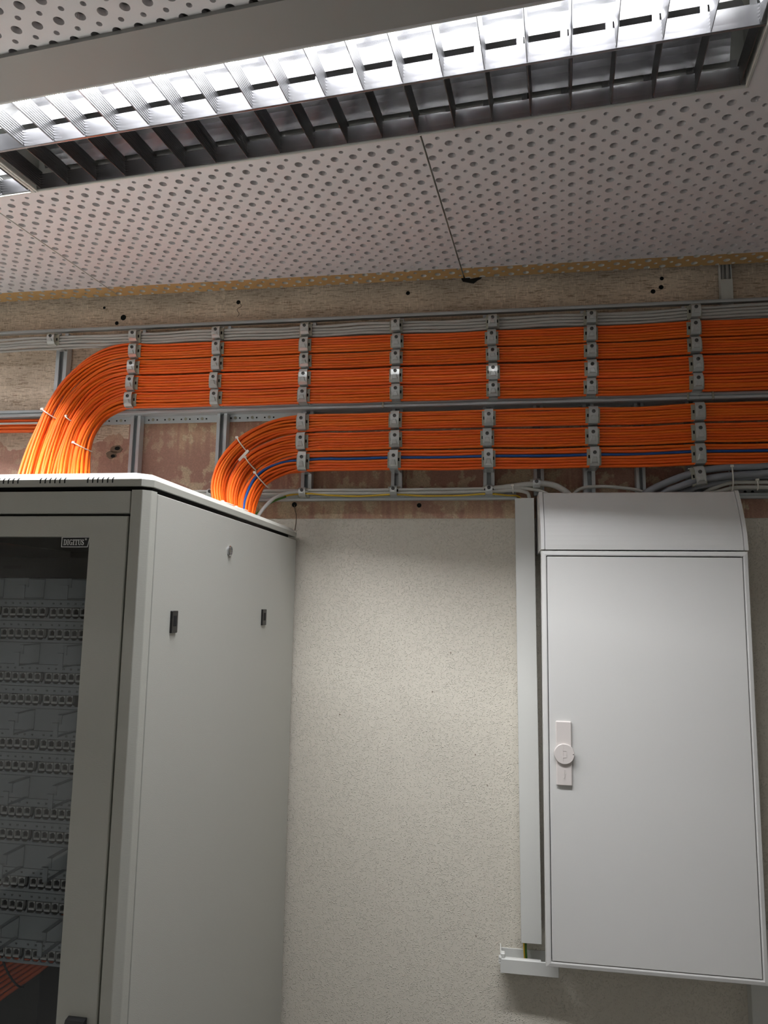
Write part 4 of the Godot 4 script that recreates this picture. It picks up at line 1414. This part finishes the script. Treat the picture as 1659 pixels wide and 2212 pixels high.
# ------------------------------------------------------------------ distribution board and trunking
func make_board():
	var x0 := 0.1385
	var x1 := 0.6885
	var y0 := 0.859
	var y1 := 1.9565
	var zf := 0.207
	var o := thing("distribution_board", "large white electrical distribution board with a closed door, hung on the wall at the right", "cabinet", Vector3(0.4135, y0, 0))
	var off := Vector3(-0.4135, -y0, 0)
	part("body", boxed(Vector3(x0 + 0.010, y0 + 0.010, 0.001), Vector3(x1 - 0.010, y1 - 0.006, 0.186), 0.002), M.board_white, o, off)
	# mitred frame, bevelled, with a lip towards the door
	var fr := MB.new()
	var prof := [Vector2(0.0, 0.176), Vector2(0.0, zf - 0.004), Vector2(0.002, zf - 0.001), Vector2(0.0105, zf + 0.0005), Vector2(0.0135, zf - 0.0005), Vector2(0.0135, 0.188)]
	var cor := [Vector2(x0, y0), Vector2(x1, y0), Vector2(x1, y1), Vector2(x0, y1)]
	var dirs := [Vector2(1, 1), Vector2(-1, 1), Vector2(-1, -1), Vector2(1, -1)]
	var nrm := [Vector3.DOWN, Vector3.RIGHT, Vector3.UP, Vector3.LEFT]
	for k in 4:
		var m := (k + 1) % 4
		for i in prof.size() - 1:
			var p: Vector2 = prof[i]
			var q: Vector2 = prof[i + 1]
			var a: Vector2 = cor[k] + dirs[k] * p.x
			var b: Vector2 = cor[m] + dirs[m] * p.x
			var c: Vector2 = cor[m] + dirs[m] * q.x
			var d: Vector2 = cor[k] + dirs[k] * q.x
			var out: Vector3 = nrm[k] * (q.y - p.y) + Vector3.BACK * (q.x - p.x)
			fr.quad(Vector3(a.x, a.y, p.y), Vector3(b.x, b.y, p.y), Vector3(c.x, c.y, q.y), Vector3(d.x, d.y, q.y), out)
	part("frame", fr, M.board_white, o, off)
	part("door", boxed(Vector3(x0 + 0.0157, y0 + 0.0157, 0.190), Vector3(x1 - 0.0157, y1 - 0.0165, zf - 0.001), 0.0012), M.board_white, o, off)
	part("gap_shadow_board", boxed(Vector3(x0 + 0.012, y0 + 0.012, 0.1865), Vector3(x1 - 0.012, y1 - 0.012, 0.1885)), M.dark, o, off)  # near-black sheet, its colour stands in for shade in the door gap
	# lock
	var hx := 0.1925
	var pl := MB.new()
	pl.box(Vector3(hx - 0.0212, 1.3215, zf - 0.0015), Vector3(hx + 0.0205, 1.4905, zf + 0.0062), 0.0022)
	var lock := part("lock_plate", pl, M.lock_white, o, off)
	var kn := MB.new()
	kn.lathe(PackedVector2Array([Vector2(0.0268, 0.0), Vector2(0.0268, 0.0105), Vector2(0.0258, 0.0118), Vector2(0.0, 0.0118)]), Transform3D(Basis.IDENTITY, Vector3(hx, 1.405, zf)), 40)
	var zk := zf + 0.0118
	for s in [[-0.0045, -0.0265, -0.0038, 0.0265], [-0.0038, 0.0085, 0.0055, 0.0090], [0.0052, -0.0085, 0.0058, 0.0085], [-0.0038, -0.0090, 0.0055, -0.0085]]:
		kn.box(Vector3(hx + s[0], 1.405 + s[1], zk - 0.0002), Vector3(hx + s[2], 1.405 + s[3], zk + 0.0007))
	part("turn_knob", kn, M.lock_white, lock)
	var dt := MB.new()
	dt.lathe(PackedVector2Array([Vector2(0.0013, 0.0), Vector2(0.001, 0.0005), Vector2(0.0, 0.0005)]), Transform3D(Basis.IDENTITY, Vector3(hx + 0.0235, 1.405, zk)), 8)
	part("index_dot", dt, M.hole_black, lock)
	var tx := letters(":hager", "Droid Sans", 400, Vector2(0.027, 0.0075), Vector3(hx + 0.0005, 1.352, zf + 0.0066), 0.001, PI / 2)
	part("embossed_lettering", tx, M.lock_emboss, lock)
	# curved cable cover on top
	var cv := thing("cable_cover", "curved white cover over the cable inlet on top of the distribution board", "cable cover", Vector3(0.4135, y1, 0))
	var off2 := Vector3(-0.4135, -y1, 0)
	var line := PackedVector2Array()
	for k in 13:
		var t := k / 12.0
		line.append(Vector2(0.2055 - 0.055 * pow(t, 1.75), y1 + 0.0035 + 0.168 * t))
	var pc := line.duplicate()
	pc.append(Vector2(0.146, y1 + 0.1745))
	pc.append(Vector2(0.002, y1 + 0.1745))
	pc.append(Vector2(0.002, y1 + 0.0035))
	var front := MB.new()
	front.prism(pc, along_x(), x0 + 0.011, x1 - 0.011)
	part("cover_panel", front, M.board_white, cv, off2)
	for e in [[x0 - 0.0005, x0 + 0.0095], [x1 - 0.0095, x1 + 0.0005]]:
		var cap := MB.new()
		var cp := PackedVector2Array()
		for p in line:
			cp.append(p + Vector2(0.0025, 0.0))
		cp.append(Vector2(0.149, y1 + 0.1775))
		cp.append(Vector2(0.002, y1 + 0.1775))
		cp.append(Vector2(0.002, y1 + 0.0025))
		cap.prism(cp, along_x(), e[0], e[1])
		part("end_cap", cap, M.board_white, cv, off2)

func make_trunking():
	# wide duct beside the board
	var d := thing("vertical_trunking", "wide white vertical cable trunking between the bare wall and the distribution board", "cable trunking", Vector3(0.1075, 0.85, 0))
	d.rotation.z = 0.0065
	var b := MB.new()
	b.box(Vector3(-0.028, 0.0, 0.058), Vector3(0.0295, 1.279, 0.0605), 0.001)
	b.box(Vector3(-0.028, 0.0, 0.045), Vector3(-0.0255, 1.279, 0.0595), 0.0005)
	b.box(Vector3(0.027, 0.0, 0.045), Vector3(0.0295, 1.279, 0.0595), 0.0005)
	part("trunking_lid", b, M.duct_white, d)
	var s := MB.new()
	s.box(Vector3(-0.026, 0.0, 0.0), Vector3(0.0275, 1.278, 0.003))
	s.box(Vector3(-0.0265, 0.0, 0.0), Vector3(-0.0245, 1.278, 0.055))
	s.box(Vector3(0.0255, 0.0, 0.0), Vector3(0.0275, 1.278, 0.055))
	part("trunking_base", s, M.duct_white, d)
	# short open piece at its lower end
	var o := thing("open_trunking_end", "short open-topped white trunking piece sticking out under the board's lower left corner", "cable trunking", Vector3(0.10, 0.765, 0))
	var t := MB.new()
	t.box(Vector3(-0.0785, 0.0, 0.055), Vector3(0.0835, 0.0385, 0.060), 0.0014)
	t.box(Vector3(-0.0785, 0.0, 0.0), Vector3(0.0835, 0.003, 0.058), 0.001)
	t.box(Vector3(-0.0785, 0.0, 0.0), Vector3(0.0835, 0.043, 0.0025), 0.0005)
	part("tray", t, M.duct_white, o)
	var e := MB.new()
	e.prism(PackedVector2Array([Vector2(0.0, 0.0), Vector2(0.060, 0.0), Vector2(0.060, 0.040), Vector2(0.052, 0.050), Vector2(0.012, 0.053), Vector2(0.0, 0.053)]), along_x(), -0.0792, -0.0765)
	e.box(Vector3(-0.0785, 0.036, 0.040), Vector3(-0.066, 0.052, 0.058), 0.002)
	part("end_plate", e, M.duct_white, o)
	var lips := MB.new()
	lips.box(Vector3(-0.068, 0.036, 0.048), Vector3(0.035, 0.040, 0.058), 0.0012)
	for k in 3:
		lips.box(Vector3(-0.0835, 0.012 + 0.007 * k, 0.02), Vector3(-0.079, 0.0165 + 0.007 * k, 0.034), 0.0005)
	part("edge_lip", lips, M.duct_white, o)
	cable("green_yellow_wire", PackedVector3Array([Vector3(0.094, 0.90, 0.02), Vector3(0.093, 0.85, 0.022), Vector3(0.0935, 0.81, 0.024), Vector3(0.096, 0.778, 0.03)]), 0.0038, M.green_wire, "green earth wire crossing the gap below the wide vertical trunking")
	cable("yellow_green_wire", PackedVector3Array([Vector3(0.090, 0.90, 0.024), Vector3(0.0885, 0.85, 0.026), Vector3(0.089, 0.81, 0.028), Vector3(0.092, 0.778, 0.032)]), 0.0022, M.yellow_wire, "thin yellow wire crossing the gap below the wide vertical trunking")
	# trunking below the board
	var l := thing("lower_trunking", "white trunking running down the wall under the board's right end", "cable trunking", Vector3(0.745, 0.0, 0))
	part("trunking_base", boxed(Vector3(-0.047, 0.0, 0.0), Vector3(0.047, 0.93, 0.03), 0.001), M.duct_white, l)
	part("trunking_lid", boxed(Vector3(-0.0485, 0.0, 0.029), Vector3(0.0485, 0.93, 0.0405), 0.0015), M.duct_white, l)
	# mini trunking at the upper right
	var m := thing("mini_trunking", "narrow white mini trunking with its upper lid missing, at the upper right", "cable trunking", Vector3(0.726, 2.735, 0))
	var mb := MB.new()
	mb.box(Vector3(-0.0175, 0.0, 0.0), Vector3(0.0175, 0.30, 0.002))
	mb.box(Vector3(-0.0175, 0.0, 0.0), Vector3(-0.0155, 0.30, 0.019))
	mb.box(Vector3(0.0155, 0.0, 0.0), Vector3(0.0175, 0.30, 0.019))
	part("trunking_base", mb, M.duct_white, m)
	part("trunking_lid", boxed(Vector3(-0.018, -0.02, 0.019), Vector3(0.018, 0.086, 0.0215), 0.0006), M.duct_white, m)
	for k in 2:
		var x := 0.719 + 0.013 * k
		cable("grey_cable", PackedVector3Array([Vector3(x, 2.76, 0.010), Vector3(x - 0.0005, 2.82, 0.010), Vector3(x + 0.0008, 2.88, 0.0105), Vector3(x, 3.0, 0.010)]), 0.0048, M.grey_cable, "grey cable in the open mini trunking, %s one" % ["left", "right"][k], "grey cables in the mini trunking")

func _ready():
	make_camera_and_light()
	make_materials()
	make_room()
	make_ceiling()
	make_lamps()
	make_rack()
	make_board()
	make_trunking()
	make_rails()
	make_clamps()
	make_cables()
